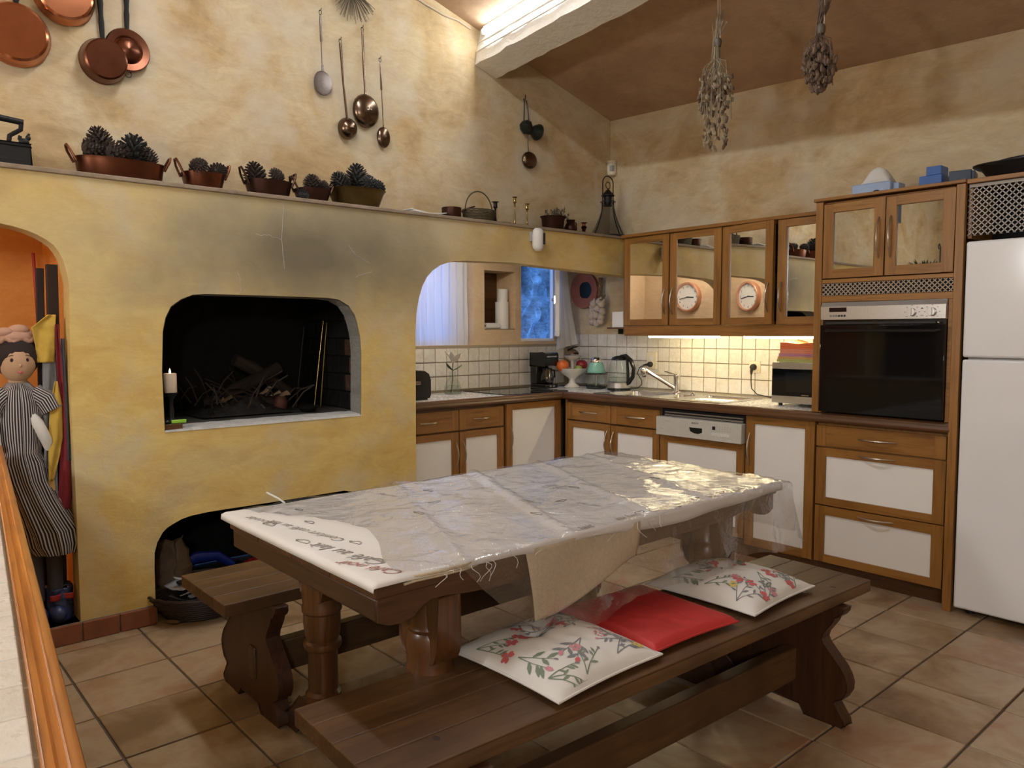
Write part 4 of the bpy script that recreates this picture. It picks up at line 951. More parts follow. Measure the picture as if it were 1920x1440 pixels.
# ---- cushions
def cushion(name, label, loc, rot, W, L, H, mat, buttons=(), floral=None, puff=.55, group=None):
    o = thing(name, label, 'cushion', loc, rot, group)
    def hgt(u, v):
        e = max(0, (1-abs(u)**2.6))*max(0, (1-abs(v)**2.6)); h = H*e**puff
        for bu, bv in buttons: h -= H*.42*math.exp(-(((u-bu)/.16)**2+((v-bv)/.16)**2))+H*.10*math.exp(-abs((u-bu))/.5)*math.exp(-((v-bv)/.07)**2)
        return max(h, 0)+.004*fbm((u*3, v*3, W*9+loc[1]))*min(1, e*3)
    def edge(u, v):  # pulled in sides
        return (u*W/2*(1-.05*(1-v*v)), v*L/2*(1-.05*(1-u*u)))
    def P(u, v, up=True, dz=0):
        a, b_ = edge(u, v); h = hgt(u, v)
        return Vector((a, b_, .016+h*.95+dz if up else max(.0, .016-H*.22*(max(0, (1-abs(u)**4))*max(0, (1-abs(v)**4)))**.5*1.2)))
    mb = MB(); n = 40; mb.grid(n, n, lambda u, v: P(2*u-1, 2*v-1)); mb.grid(n, n, lambda u, v: P(1-2*u, 2*v-1, False)); mb.build('cover', mat, o, angle=80)
    mb = MB(); ring = [(t, -1) for t in [i/10-1 for i in range(20)]]+[(1, t) for t in [i/10-1 for i in range(20)]]+[(1-i/10, 1) for i in range(20)]+[(-1, 1-i/10) for i in range(20)]
    mb.tube([(*edge(u, v), .016) for u, v in ring], .0035, 6, closed=True); mb.build('piping', mat, o)
    for bu, bv in buttons:
        p = P(bu, bv, dz=.002); mb = MB(); mb.sph(p, (.008, .008, .005), 10, 6); mb.build('button', 'print_grey', o)
    if floral:
        mb = MB(); rnd = random.Random(floral)
        def S(u, v, dz=.0012): u = max(-.97, min(.97, u)); v = max(-.97, min(.97, v)); return P(u, v, dz=dz)
        def blob(u, v, ru, rv, ang, mi, n=9, k=0):
            mb.cur = mi; pts = []
            for i in range(n):
                th = 2*PI*i/n; a = ru*math.cos(th); b_ = rv*math.sin(th)*(1 if k == 0 else 1-.5*abs(math.cos(th))); pts.append(S(u+a*math.cos(ang)-b_*math.sin(ang), v+a*math.sin(ang)+b_*math.cos(ang), .0016))
            c_ = S(u, v, .0022); b0 = len(mb.v); mb.v += [tuple(c_)]+[tuple(p) for p in pts]
            for i in range(n): mb._f(b0, b0+1+i, b0+1+(i+1) % n)
        def stem(u, v, ang, ln, wd, mi, bend=0.0):
            mb.cur = mi; pts = []
            for i in range(9):
                f = i/8; a = ang+bend*f; pts.append((u, v)); u += ln/8*math.cos(a); v += ln/8*math.sin(a)
            l_, r_ = [], []
            for i, (a, b_) in enumerate(pts):
                q = pts[min(i+1, 8)]; p0 = pts[max(i-1, 0)]; dx, dy = q[0]-p0[0], q[1]-p0[1]; d = math.hypot(dx, dy) or 1; w_ = wd*(1-.4*i/8)
                l_.append(S(a-dy/d*w_, b_+dx/d*w_)); r_.append(S(a+dy/d*w_, b_-dx/d*w_))
            b0 = len(mb.v); mb.v += [tuple(p) for p in l_+r_]
            for i in range(8): mb._f(b0+i, b0+i+1, b0+9+i+1, b0+9+i)
            return pts
        def flower(u, v, r, mi):
            for q in range(6): a = q*PI/3+rnd.random(); blob(u+r*.62*math.cos(a), v+r*.62*math.sin(a), r*.52, r*.36, a, mi)
            blob(u, v, r*.22, r*.22, 0, 3, 6)
        def head(u, v, r, mi):
            for q in range(16):
                a = rnd.random()*2*PI; d = r*math.sqrt(rnd.random()); blob(u+d*math.cos(a), v+d*math.sin(a)*.8, r*.17, r*.12, rnd.random()*3, mi if rnd.random() < .75 else 5, 6)
        spots = [(rnd.uniform(-.85, .85), rnd.uniform(-.85, .85)) for _ in range(9)]
        plan = [(-.80, .75, -.6), (-.20, .80, -1.0), (.70, .85, -1.8), (.92, .35, 2.6), (.45, .10, -.5), (-.10, .15, -1.6), (-.85, -.1, .3), (.90, -.45, 2.2), (.05, -.80, .6), (-.55, -.85, .5), (.70, -.92, 1.2)]
        for k, (u, v, a0) in enumerate(plan):
            u += rnd.uniform(-.08, .08); v += rnd.uniform(-.08, .08); a0 += rnd.uniform(-.5, .5); kd = (k+floral) % 4
            gm = 2 if rnd.random() < .5 else 3
            for q in range(3 if kd < 2 else 2):
                pt = stem(u, v, a0+q*.42-.4, .46+.12*rnd.random(), .0085, gm, rnd.uniform(-.5, .5)); e = pt[-1]
                for z in (3, 5, 6):
                    sg = rnd.choice((-1, 1)); an = math.atan2(pt[z][1]-pt[z-1][1], pt[z][0]-pt[z-1][0])+sg*.8; ll = .06 if kd != 3 else .10
                    blob(pt[z][0]+ll*math.cos(an), pt[z][1]+ll*math.sin(an), ll, ll*.32, an, gm, 8, 1)
                if rnd.random() < .35: blob(e[0], e[1], .035, .02, a0, 3); continue
                if kd == 0: flower(e[0], e[1], .085, 0)
                elif kd == 1: head(e[0], e[1], .11, 0 if q else 1) if q < 2 else blob(e[0], e[1], .035, .02, a0, 1)
                elif kd == 2: flower(e[0], e[1], .08, 4 if q == 0 else 1)
                else: blob(e[0], e[1], .06, .036, a0, 0 if q else 1)
        mb.build('floral_print', ['print_red', 'print_pink', 'print_green', 'print_grey', 'print_yellow', 'print_pink'], o, smooth=True)['kind'] = 'stuff'
    return o
cushion('seat_cushion', 'flowered white cushion with two buttons, nearest on the front bench', (2.222, -2.475, .4525), math.radians(1.5), .40, .395, .060, 'fabric_white', ((-.28, -.18), (-.50, .18)), 3)
cushion('seat_cushion', 'flat plain red seat pad between the two flowered cushions', (2.215, -2.085, .4525), math.radians(-4), .39, .36, .026, 'fabric_red', (), None, .18)
cushion('seat_cushion', 'flowered white cushion farthest along the front bench', (2.222, -1.655, .4525), math.radians(2), .405, .39, .066, 'fabric_white', ((-.20, .05),), 6)
# ================================================================== ON THE WALLS AND THE MANTEL
XU = -.32; ZM = 1.996
def pan(label, y, z, r, dep, mat, tilt, hl, hz, dome=False, ringed=False):
    o = thing('copper_pan', label, 'pan', (XU, y, z), 0, 'copper pans hung on the upper wall')
    ax = Vector((math.cos(tilt), -math.sin(tilt)*.4, -math.sin(tilt))).normalized()
    x0 = .012
    prof = [(0, dep), (r*.82, dep), (r*.90, dep-.006), (r*.985, dep*.35), (r, .006), (r*1.03, .0), (r*.99, .0), (r*.95, .02), (0, .02)] if not dome else \
           [(0, .040), (r*.30, .036), (r*.50, .024), (r*.60, .010), (r*.66, .014), (r*.95, .018), (r, .010), (r, .0), (0, .0)]
    mb = MB(); mb.lathe(prof, (x0+.01, 0, 0), 36, ax); mb.build('pan_body', mat, o, angle=24)
    p0 = Vector((x0+.012, .002, r*.92)); mb = MB(); n = 12; pts = []; rad = []
    for i in range(n+1):
        f = i/n; pts.append(p0+Vector((-.004, hz*f, hl*f))); rad.append(.010+.004*math.sin(f*9)**2*(1 if f > .2 else .4))
    mb.tube(pts, rad, 8); h_ = mb.build('handle', 'iron_black', o)
    mb = MB(); mb.tube([p0+Vector((-.004, hz+.012*math.cos(t), hl+.014+.014*math.sin(t))) for t in [2*PI*k/12 for k in range(12)]], .003, 6, closed=True); mb.build('hanging_ring', 'iron_black', h_)
    mb = MB(); mb.tube([(0, hz, r+hl+.02), (.022, hz, r+hl+.02), (.026, hz, r+hl+.035)], .003, 6); mb.build('nail', 'iron_black', o)
    if ringed:
        mb = MB(); mb.tube([(x0+.012, .0+.014*math.cos(t), -r-.010+.014*math.sin(t)) for t in [2*PI*k/14 for k in range(14)]], .0025, 6, closed=True); mb.build('rim_ring', 'iron_black', o)
    return o
pan('large bright copper pan at the far left of the upper wall', -3.245, 2.600, .130, .055, 'copper', .08, .22, .06)
pan('copper pan cut by the top edge above the large one', -3.055, 2.812, .122, .05, 'copper', .05, .20, .02)
pan('dark copper frying pan with long black handle', -2.905, 2.562, .098, .075, 'copper_dark', .10, .34, -.01)
pan('domed copper lid pan with a wire ring, behind the dark frying pan', -2.800, 2.635, .098, .03, 'copper_dark', -.02, .30, .005, True, True)

def spoon(name, label, cat, y, z, rw, rh, dp, ztop, ytop, mat, kind, th=.004):
    o = thing(name, label, cat, (XU, y, z), 0, 'old ladles and spoons hung on the wall')
    mb = MB(); n, m = 20, 8; xo = .020
    for k in range(m+1):
        f = k/m; rr = math.sin(f*PI/2); hh = (1-math.cos(f*PI/2))
        for i in range(n): t = 2*PI*i/n; mb.v.append((xo+dp*(1-hh) if kind != 'flat' else xo+.004*(1-f), rw*rr*math.cos(t), rh*rr*math.sin(t)))
    for k in range(m):
        for i in range(n): j = (i+1) % n; mb._f(k*n+i, (k+1)*n+i, (k+1)*n+j, k*n+j)
    mb.build('bowl', mat, o, solid=.002, angle=80)
    L_ = ztop-z; mb = MB()
    if kind == 'flat': path = [((xo+.002, 0, rh*.95), .007), ((xo, 0, rh+.03), .006), ((xo-.004, .0, rh+.031), .003), ((xo-.006, ytop*.5, L_*.6), .0028), ((xo-.006, ytop*.6, L_*.62), .007), ((xo-.008, ytop*.95, L_*.96), .005), ((xo-.008, ytop, L_), .003)]
    elif kind == 'round': path = [((xo+.004, 0, rh*.8), th), ((xo-.002, ytop*.5, L_*.5), th), ((xo-.005, ytop, L_), th*1.15)]
    elif kind == 'big': path = [((xo+.004, 0, rh*.7), .012), ((xo, 0, rh+.03), .007), ((xo-.004, ytop*.4, L_*.5), .007), ((xo-.006, ytop, L_), .006)]
    else: path = [((xo+.002, 0, rh*.8), .005), ((xo, 0, rh+.02), .0025), ((xo-.005, ytop*.5, L_*.62), .0022), ((xo-.005, ytop*.55, L_*.64), .006), ((xo-.006, ytop*.9, L_*.95), .003), ((xo-.006, ytop, L_), .002)]
    mb.tube([p for p, _ in path], [r for _, r in path], 8, flat=.6); mb.build('handle', mat if kind != 'flat' else 'silver_spoon', o, angle=60)
    mb = MB(); mb.tube([(xo-.006, ytop+.008*math.cos(t), L_+.012+.012*math.sin(t)) for t in [2*PI*k/10 for k in range(10)]], .0018, 5, closed=True).tube([(0, ytop, L_+.022), (xo+.004, ytop, L_+.022), (xo+.006, ytop, L_+.032)], .002, 5); mb.build('hook', 'iron_black', o)
    return o
spoon('skimmer', 'flat round skimmer hanging highest on the left', 'skimmer', -1.800, 2.692, .056, .066, .004, 3.06, -.004, 'silver_spoon', 'flat')
spoon('soup_ladle', 'small round copper ladle on a long tube handle', 'ladle', -1.655, 2.470, .058, .060, .055, 2.935, -.030, 'bronze_spoon', 'round', .007)
spoon('soup_ladle', 'largest hammered bronze ladle with wide flat handle', 'ladle', -1.533, 2.590, .084, .094, .045, 3.035, -.010, 'bronze_spoon', 'big')
spoon('serving_spoon', 'small oval spoon on a thin handle, rightmost of the hanging spoons', 'spoon', -1.416, 2.460, .044, .060, .022, 2.890, -.012, 'bronze_spoon', 'thin')
# bunch of pine needles at the top edge
mb = MB(); rnd = random.Random(4)
for i in range(70):
    a = PI*(1.05+.9*rnd.random()); L_ = rnd.uniform(.10, .15); p = Vector((XU+.03, -1.615, 3.215)); d = Vector((rnd.uniform(-.02, .10), math.cos(a), math.sin(a)))
    mb.tube([p, p+d*L_*.5+Vector((0, 0, .01)), p+d*L_+Vector((0, 0, -.012))], .0012, 4)
pt_ = thing('needle_tuft', 'dried tuft of long pine needles pinned above the ladles', 'dried plant', (0, 0, 0)); mb.build('needles', 'wire', pt_)['kind'] = 'stuff'
mb = MB(); mb.ring((XU, -1.615, 3.215), (XU+.04, -1.615, 3.217), .008, .012, 10); mb.build('stem', 'straw', pt_)
# funnel and sieve group
o = thing('metal_funnel', 'dark green metal funnel hanging on a cord above the mantel', 'funnel', (XU, -.285, 2.70))
mb = MB(); mb.lathe([(.055, .0), (.050, .01), (.030, .045), (.014, .07), (.014, .10)], (.045, .085, -.015), 20, Vector((.1, -1, .1))); mb.build('cone', 'iron_green', o, solid=.003)
mb = MB(); mb.lathe([(.03, -.03), (.042, .0), (.040, .03), (.02, .045)], (.04, -.015, .0), 18, Vector((.2, -.5, 1))); mb.build('cup', 'iron_green', o, solid=.003)
mb = MB(); mb.tube([(.03, -.03, .02), (.015, -.012, .12), (.012, -.008, .19), (.015, .008, .19), (.02, .02, .11), (.03, .02, .02)], .004, 6); mb.build('cord', 'rubber_black', o)
mb = MB(); mb.tube([(0, -.005, .20), (.018, -.005, .195), (.02, -.005, .225)], .0035, 6); mb.build('nail', 'iron_black', o)
o = thing('tea_strainer', 'small round metal strainer below the green funnel', 'strainer', (XU, -.262, 2.49))
mb = MB(); mb.sph((.03, 0, 0), (.03, .066, .058), 20, 12); mb.build('bowl', 'bronze_spoon', o)
mb = MB(); mb.tube([(.02, 0, .05), (.025, -.012, .12), (.03, -.016, .19)], .0035, 6); mb.build('handle', 'wire', o)
# alarm sensor in the corner and sensor on the lintel
o = thing('alarm_detector', 'small beige detector in the corner below the ceiling', 'detector', (-.285, .575, 2.50))
mb = MB(); mb.lathe([(.012, -.012), (.03, -.004), (.036, .01), (.036, .07), (.032, .085), (.038, .09), (.038, .098)], (0, -.0, 0), 16); mb.build('housing', 'plastic_offwhite', o, angle=30)
mb = MB(); mb.box(.012, .037, -.037, -.012, .02, .06); mb.build('lens', 'paper_grey', o)
o = thing('motion_sensor', 'white oval motion sensor on the beam over the recess', 'sensor', (.0, -.497, 1.905))
mb = MB(); mb.box(0, .02, -.035, .02, -.01, .05); mb.build('bracket', 'paper_grey', o, bevel=.004)
mb = MB(); mb.lathe([(0, -.072), (.022, -.070), (.036, -.055), (.040, -.035), (.040, .035), (.036, .058), (.022, .072), (0, .074)], (.045, 0, 0), 22, sx=.85); mb.build('housing', 'plastic_white', o, angle=60)
mb = MB(); mb.prism([(.016, -.030), (.030, -.030), (.030, .035), (.024, .043), (.016, .035)], 0, .064, .0800); mb.build('lens_window', 'plastic_black', o, bevel=.001)
# wall clock on the side of the pillar (seen in the mirrors)
o = thing('wall_clock', 'round white wall clock with copper rim, seen in the cabinet mirrors', 'clock', (-.44, -1.418, 1.62))
mb = MB(); mb.lathe([(.118, 0), (.130, .0), (.130, .040), (.122, .048), (.112, .046), (.112, .02)], (0, 0, 0), 40, (0, 1, 0)); mb.build('rim', 'copper_rim', o, angle=50)
mb = MB(); mb.lathe([(0, .0), (.116, .0), (.116, .022), (0, .022)], (0, 0, 0), 40, (0, 1, 0)); mb.build('dial', 'plastic_white', o)
for k in range(1, 13):
    an = PI/2-k*PI/6; me = text_mesh(str(k), .026, 'ink_dark', .0003); obj('numeral', me, o, loc=(-.092*math.cos(an), .0228, .092*math.sin(an)), rot=(PI/2, 0, PI))
for nm, an, ln, wd in (('hour_hand', 5, .062, .0045), ('minute_hand', -12, .088, .0035)):
    a = math.radians(an); mb = MB(); mb.box(-.012, ln, .0235, .025, -wd, wd); mb.build(nm, 'ink_dark', o, rot=(0, a+PI if nm == 'minute_hand' else a, 0))
# cable along the ceiling line
mb = MB(); mb.tube([(XU+.008, y, ceil_z(XU, y)-d) for y, d in ((-2.2, .06), (-1.6, .07), (-1.1, .065), (-.95, .055), (-.85, .03), (-.75, .03))], .006, 6); tag(mb.build('lamp_cable', 'string_pale'), 'pale cable running down the wall edge to the tube lamp', 'cable')
# fluorescent tubes
emis('tube_glow', C_TUBE, TUBE_BEAM); emis('tube_glow_room', C_TUBE, TUBE_ROOM)
def tube_lamp(label, dy, dz, x0, x1, glow):
    l = thing('tube_lamp', label, 'lamp')
    c = (corn[3][0]+dy-.045, corn[3][1]+dz-.045); p0, p1 = beam_pt(x0, c), beam_pt(x1, c); d = (p1-p0).normalized()
    off = Vector((0, .024, .020)); mb = MB(); s = d.cross(Vector((0, 0, 1))).normalized()
    q = [(.0, -.03), (.0, .03), (.03, .03), (.03, -.03)]
    mb.ring(p0+off-d*.02, p1+off+d*.02, .026, .026, 8); mb.build('batten', 'plastic_white', l)
    mb = MB(); mb.ring(p0-d*.0, p1, .019, .019, 12); mb.build('tube', glow, l)
    for p, sg in ((p0, -1), (p1, 1)):
        mb = MB(); mb.ring(p, p+d*sg*.02, .018, .018, 10); mb.build('end_cap', 'plastic_white', l)
tube_lamp('lit fluorescent tube fixed along the white beam', 0, 0, -.22, 1.28, 'tube_glow')
l = thing('tube_lamp', 'second fluorescent tube on the ceiling over the table, above the frame', 'lamp')
p0, p1 = Vector((.45, -2.50, 3.655)), Vector((1.95, -2.69, 3.655)); mb = MB(); mb.ring(p0, p1, .016, .016, 12); mb.build('tube', 'tube_glow_room', l)
mb = MB(); mb.ring(p0+Vector((-.02, 0, .045)), p1+Vector((.02, 0, .045)), .028, .028, 8); mb.build('batten', 'plastic_white', l)
mb = MB(); mb.ring(p0, p0+Vector((-.02, 0, .0)), .02, .02, 8).ring(p1, p1+Vector((.02, 0, 0)), .02, .02, 8).ring(p0+Vector((-.01, 0, 0)), p0+Vector((-.01, 0, .045)), .012, .012, 8).ring(p1+Vector((.01, 0, 0)), p1+Vector((.01, 0, .045)), .012, .012, 8).ring(p0+Vector((.3, -.03, .06)), p0+Vector((.3, -.03, .14)), .012, .012, 8); mb.each('lamp_holder', 'plastic_white', l)

# ---- mantel
def pinecone_mesh(name, mat, L_=1.0, open_=1.0):
    mb = MB(); n = 84; ga = PI*(3-math.sqrt(5))
    mb.lathe([(0, 0), (.22, .08), (.30, .3), (.24, .6), (.10, .9), (0, 1.0)], (0, 0, 0), 8)
    for i in range(n):
        f = (i+.5)/n; th = i*ga; rb = .30*math.sin(PI*min(1, .16+.80*f))**.75+.02; z = .03+.92*f; ou = (.20*(1-f)+.05)*open_; el = .25+.9*f
        c_, s_ = math.cos(th), math.sin(th); R_ = lambda r, h, t: (r*c_-t*s_, r*s_+t*c_, h)
        w_ = .085*(1-.45*f); h = ou*math.sin(el)+.02
        a = len(mb.v); mb.v += [R_(rb*.7, z-.02, -w_*.5), R_(rb*.7, z-.02, w_*.5), R_(rb+ou*.7, z+h*.6, w_), R_(rb+ou, z+h, 0), R_(rb+ou*.7, z+h*.6, -w_), R_(rb+ou*.72, z+h*.6+.05, 0), R_(rb*.7, z+.03, 0)]
        for q in ((0,1,2),(0,2,3),(0,3,4),(2,1,6),(2,6,5),(4,5,6),(4,6,0),(3,2,5),(3,5,4)): mb._f(*[a+k for k in q])
    return mb.mesh(name, mat, False)
pc1 = pinecone_mesh('pine_cone', 'cone_brown'); pc2 = pinecone_mesh('pine_cone', 'cone_grey', 1, 1.15)
def cone(label, x, y, z, L_, rot, me=pc1, fat=1.0):
    o = obj('pine_cone', me, None, loc=(x, y, z), rot=rot); o.scale = (L_*fat, L_*fat, L_); return tag(o, label, 'pine cone', 'pine cones in the mantel dishes')
def dish(name, label, y, hw, hd, zr, mat, base=.80, handles='loop', lip=0.0, x=-.125):
    o = thing(name, label, 'dish', (x, y, ZM)); n = 32; mb = MB(); h = zr-ZM
    prof = [(base, 0), (base+.04, .008), (.97, h*.85), (1+lip, h), (.975+lip, h), (.93, h*.8), (base-.03, .012), (0, .012)]
    prof = [(0, 0)]+prof
    for r, z in prof:
        for i in range(n):
            t = 2*PI*i/n; e = 2.6; c_, s_ = math.cos(t), math.sin(t); k = (abs(c_)**e+abs(s_)**e)**(-1/e); mb.v.append((r*hd*k*c_, r*hw*k*s_, z))
    for k in range(len(prof)-1):
        for i in range(n): j = (i+1) % n; mb._f(k*n+i, k*n+j, (k+1)*n+j, (k+1)*n+i)
    mb.build('bowl', mat, o, angle=50)
    if handles:
        for sg in (-1, 1):
            mb = MB(); up = .055 if handles == 'tall' else .045
            mb.tube([(-.028, sg*hw*.97, h*.75), (-.026, sg*(hw+.018), h+up*.5), (-.012, sg*(hw+.028), h+up), (.012, sg*(hw+.028), h+up), (.026, sg*(hw+.018), h+up*.5), (.028, sg*hw*.97, h*.75)], .0055, 7); mb.build('handle', mat, o)
    return o
dish('copper_dish', 'long copper tray with two handles heaped with pine cones', -2.893, .185, .10, 2.082, 'copper_dark', .88)
cone('pine cone lying at the left end of the long copper tray', -.09, -3.055, 2.108, .105, (0, PI/2*.9, 1.45)); cone('large pine cone on top of the heap in the long tray', -.14, -2.955, 2.095, .135, (.25, .1, 0), pc1, .95)
cone('pine cone lying in front in the long tray', -.07, -2.975, 2.104, .115, (.1, PI/2*.95, 1.7)); cone('upright dark pine cone in the middle of the long tray', -.12, -2.845, 2.062, .150, (-.05, .05, .7), pc2, 1.05)
cone('small pine cone at the right end of the long tray', -.10, -2.765, 2.082, .085, (.5, .3, 0))
dish('copper_dish', 'small handled copper pan, second dish from the iron', -2.530, .098, .085, 2.076, 'copper_dark', .78, 'tall')
cone('pine cone on the left in the second copper dish', -.10, -2.575, 2.084, .085, (.2, PI/2*.8, .4), pc1, 1.1); cone('pine cone on the right in the second copper dish', -.10, -2.49, 2.080, .085, (.1, PI/2*.7, 2.2), pc1, 1.1)
dish('copper_dish', 'dark copper pan with tall handles in the middle of the mantel', -2.205, .115, .09, 2.080, 'copper_old', .80, 'tall')
cone('large upright pine cone in the middle dark pan', -.11, -2.275, 2.060, .110, (.1, -.1, 0), pc1, 1.1); cone('small pine cone leaning on the rim of the middle dark pan', -.09, -2.165, 2.075, .085, (.6, .6, 0)); cone('loose pine cone on the shelf between two dark pans', -.075, -2.075, 2.020, .060, (0, PI/2, .8), pc2, 1.2)
dish('copper_dish', 'dark round copper pan holding two pine cones', -1.965, .092, .085, 2.068, 'copper_old', .75, 'tall')
cone('broad pine cone in the dark round pan', -.10, -1.975, 2.060, .085, (.15, .1, .3), pc1, 1.25); cone('small pine cone at the right in the dark round pan', -.11, -1.905, 2.066, .060, (.3, .5, 0), pc1, 1.1)
dish('brass_bowl', 'flared brass bowl of dark pine cones, last dish on the mantel', -1.703, .150, .125, 2.094, 'brass_old', .74, None, .06)
cone('tallest dark pine cone standing in the brass bowl', -.12, -1.700, 2.100, .140, (.05, .05, 0), pc2, .95); cone('grey pine cone at the left in the brass bowl', -.10, -1.790, 2.088, .100, (.2, -.5, 1), pc2, 1.1); cone('dark pine cone at the right in the brass bowl', -.09, -1.640, 2.090, .105, (.5, .7, 0), pc2, 1.0); cone('small dark pine cone over the right rim of the brass bowl', -.09, -1.580, 2.095, .085, (.9, .5, .4), pc2)
# charcoal iron with a cockerel latch
o = thing('charcoal_iron', 'antique black charcoal iron with a cockerel latch', 'iron', (-.12, -3.345, ZM))
mb = MB(); mb.prism([(-.20, -.055), (.10, -.055), (.105, -.02), (.105, .02), (.10, .055), (-.20, .055), (-.27, .02), (-.27, -.02)], 2, 0, .088); b_ = mb.build('body', 'iron_black', o, bevel=.004, rot=(0, 0, PI/2), loc=(0, 0, 0))
mb = MB(); mb.prism([(-.19, -.05), (.10, -.05), (.10, .05), (-.19, .05)], 2, .088, .102); mb.build('lid', 'iron_black', o, bevel=.006, rot=(0, 0, PI/2))
mb = MB(); mb.tube([(0, .03, .10), (0, .035, .135), (0, .055, .15), (0, .075, .165), (0, .078, .19)], .009, 8).ring((0, .085, .195), (0, -.12, .212), .012, .014, 12); mb.build('handle', 'iron_black', o)
mb = MB(); mb.sph((0, .085, .118), (.008, .020, .014)).sph((0, .100, .135), (.006, .010, .012)).prism([(.062, .125), (.075, .118), (.078, .138), (.066, .142)], 0, -.004, .004).prism([(.096, .142), (.106, .142), (.108, .152), (.100, .154)], 0, -.003, .003).ring((0, .088, .10), (0, .088, .11), .005, .005, 8); mb.build('cockerel', 'iron_black', o)
for k in range(3):
    mb = MB(); mb.prism([(.055-.05*k+.014*math.cos(t), .028+.012*math.sin(t)) for t in [PI*q/8 for q in range(9)]], 0, .0545, .0565); mb.build('vent_hole', 'dark_inside', o)
# right half of the mantel
o = thing('folded_napkin', 'folded white napkin lying on the mantel', 'napkin', (-.14, -1.235, ZM))
mb = MB()
for k in range(3): mb.grid(12, 12, lambda u, v: (-.07+.14*v, -.125+.25*u-.01*k, .003+.010*k+.007*math.sin(u*5+k)+.004*fbm((u*3, v*3, k))))
mb.build('cloth', 'fabric_white', o, solid=.005)
o = thing('copper_saucepan', 'small dark saucepan with curved handle beside the napkin', 'saucepan', (-.14, -1.043, ZM))
mb = MB(); mb.lathe([(0, 0), (.055, 0), (.058, .004), (.060, .075), (.057, .075), (.054, .008), (0, .008)], (0, 0, 0), 26); mb.build('pot', 'copper_old', o, angle=50)
mb = MB(); mb.tube([(.02, .05, .05), (.02, .075, .065), (.02, .12, .085), (.02, .165, .098)], .0045, 7); mb.build('handle', 'copper_old', o)
o = thing('wire_basket', 'small woven basket with a tall hoop handle', 'basket', (-.13, -.838, ZM)); mb = MB()
for k in range(9): mb.tube([((.075+.012*k/8)*math.cos(t)*(1+.02*(-1)**(i+k)), (.098+.012*k/8)*math.sin(t)*(1+.02*(-1)**(i+k)), .004+.009*k) for i, t in enumerate([2*PI*q/36 for q in range(36)])], .0045, 5, closed=True)
mb.build('weave', 'wicker', o)['kind'] = 'stuff'
mb = MB(); mb.lathe([(0, .002), (.080, .002), (.080, .006), (0, .006)], (0, 0, 0), 24, sx=.9, sy=1.15); mb.build('base', 'wicker', o)
mb = MB(); mb.tube([(0, .108*math.cos(t), .07+.125*math.sin(t)) for t in [PI*q/20 for q in range(21)]], .0042, 6); mb.build('hoop', 'wicker', o)
def candlestick(label, y, zt, mat, r=.022, x=-.12):
    o = thing('candlestick', label, 'candlestick', (x, y, ZM)); H = zt-ZM
    mb = MB(); mb.lathe([(0, 0), (r*1.0, 0), (r*.9, .008), (r*.35, .02), (r*.22, .05), (r*.18, H*.6), (r*.25, H-.04), (r*.55, H-.034), (r*.42, H-.028), (r*.42, H-.006), (r*.85, H), (0, H-.004)], (0, 0, 0), 18); mb.build('stem', mat, o, angle=50); return o
candlestick('dark iron candlestick touching the wire basket', -.712, 2.140, 'iron_black', .03)
candlestick('taller of the two slim brass candlesticks', -.548, 2.188, 'brass'); candlestick('shorter of the two slim brass candlesticks', -.441, 2.156, 'brass')
o = thing('snuffer_tongs', 'black iron tongs lying flat in front of the candlesticks', 'tongs', (-.10, -.66, ZM)); mb = MB()
mb.tube([(0, -.07, .012), (0, .0, .014), (.01, .05, .012)], .010, 6, flat=.5).tube([(.01, .05, .012), (.02, .075, .016), (.0, .09, .014), (-.015, .07, .012), (0, .05, .012)], .004, 6); mb.build('arms', 'iron_black', o)
o = thing('copper_planter', 'dark copper pot with a dried plant on the mantel', 'planter', (-.14, -.185, ZM))
mb = MB(); mb.lathe([(0, 0), (.070, 0), (.076, .01), (.082, .085), (.094, .102), (.089, .102), (.075, .08), (0, .06)], (0, 0, 0), 26, sx=.9); mb.build('pot', 'copper_old', o, angle=50)
mb = MB(); rnd = random.Random(2)
for i in range(60):
    p = Vector((rnd.uniform(-.05, .05), rnd.uniform(-.04, .085), .06)); d = Vector((rnd.uniform(-.4, .4), rnd.uniform(-.4, .5), 1)); L_ = rnd.uniform(.04, .11)
    mb.tube([p, p+d*L_*.5+Vector((rnd.uniform(-.01, .01), rnd.uniform(-.01, .01), 0)), p+d*L_], .0013, 4)
    for q in range(3): c_ = p+d*L_*rnd.uniform(.4, 1); mb.sph(c_, rnd.uniform(.004, .009), 5, 3)
mb.build('dried_plant', 'wire', o)['kind'] = 'stuff'
o = thing('small_jug', 'little dark copper jug right of the planter', 'jug', (-.13, -.025, ZM)); mb = MB(); mb.lathe([(0, 0), (.030, 0), (.045, .02), (.047, .04), (.034, .065), (.026, .078), (.034, .094), (.030, .094), (.0, .07)], (0, 0, 0), 20); mb.build('body', 'copper_old', o)
mb = MB(); mb.tube([(0, .034, .085), (0, .058, .075), (0, .060, .045), (0, .045, .03)], .004, 6); mb.build('handle', 'copper_old', o)
o = thing('candle_saucer', 'small copper chamber candle holder on a saucer', 'candlestick', (-.13, .11, ZM)); mb = MB(); mb.lathe([(0, 0), (.055, 0), (.068, .012), (.066, .014), (.05, .004), (0, .004)], (0, 0, 0), 24); mb.build('saucer', 'copper_old', o)
mb = MB(); mb.lathe([(0, .004), (.018, .006), (.010, .02), (.014, .045), (.022, .058), (.012, .066), (.012, .082), (.026, .088), (0, .084)], (0, 0, 0), 18); mb.build('holder', 'copper_dark', o)
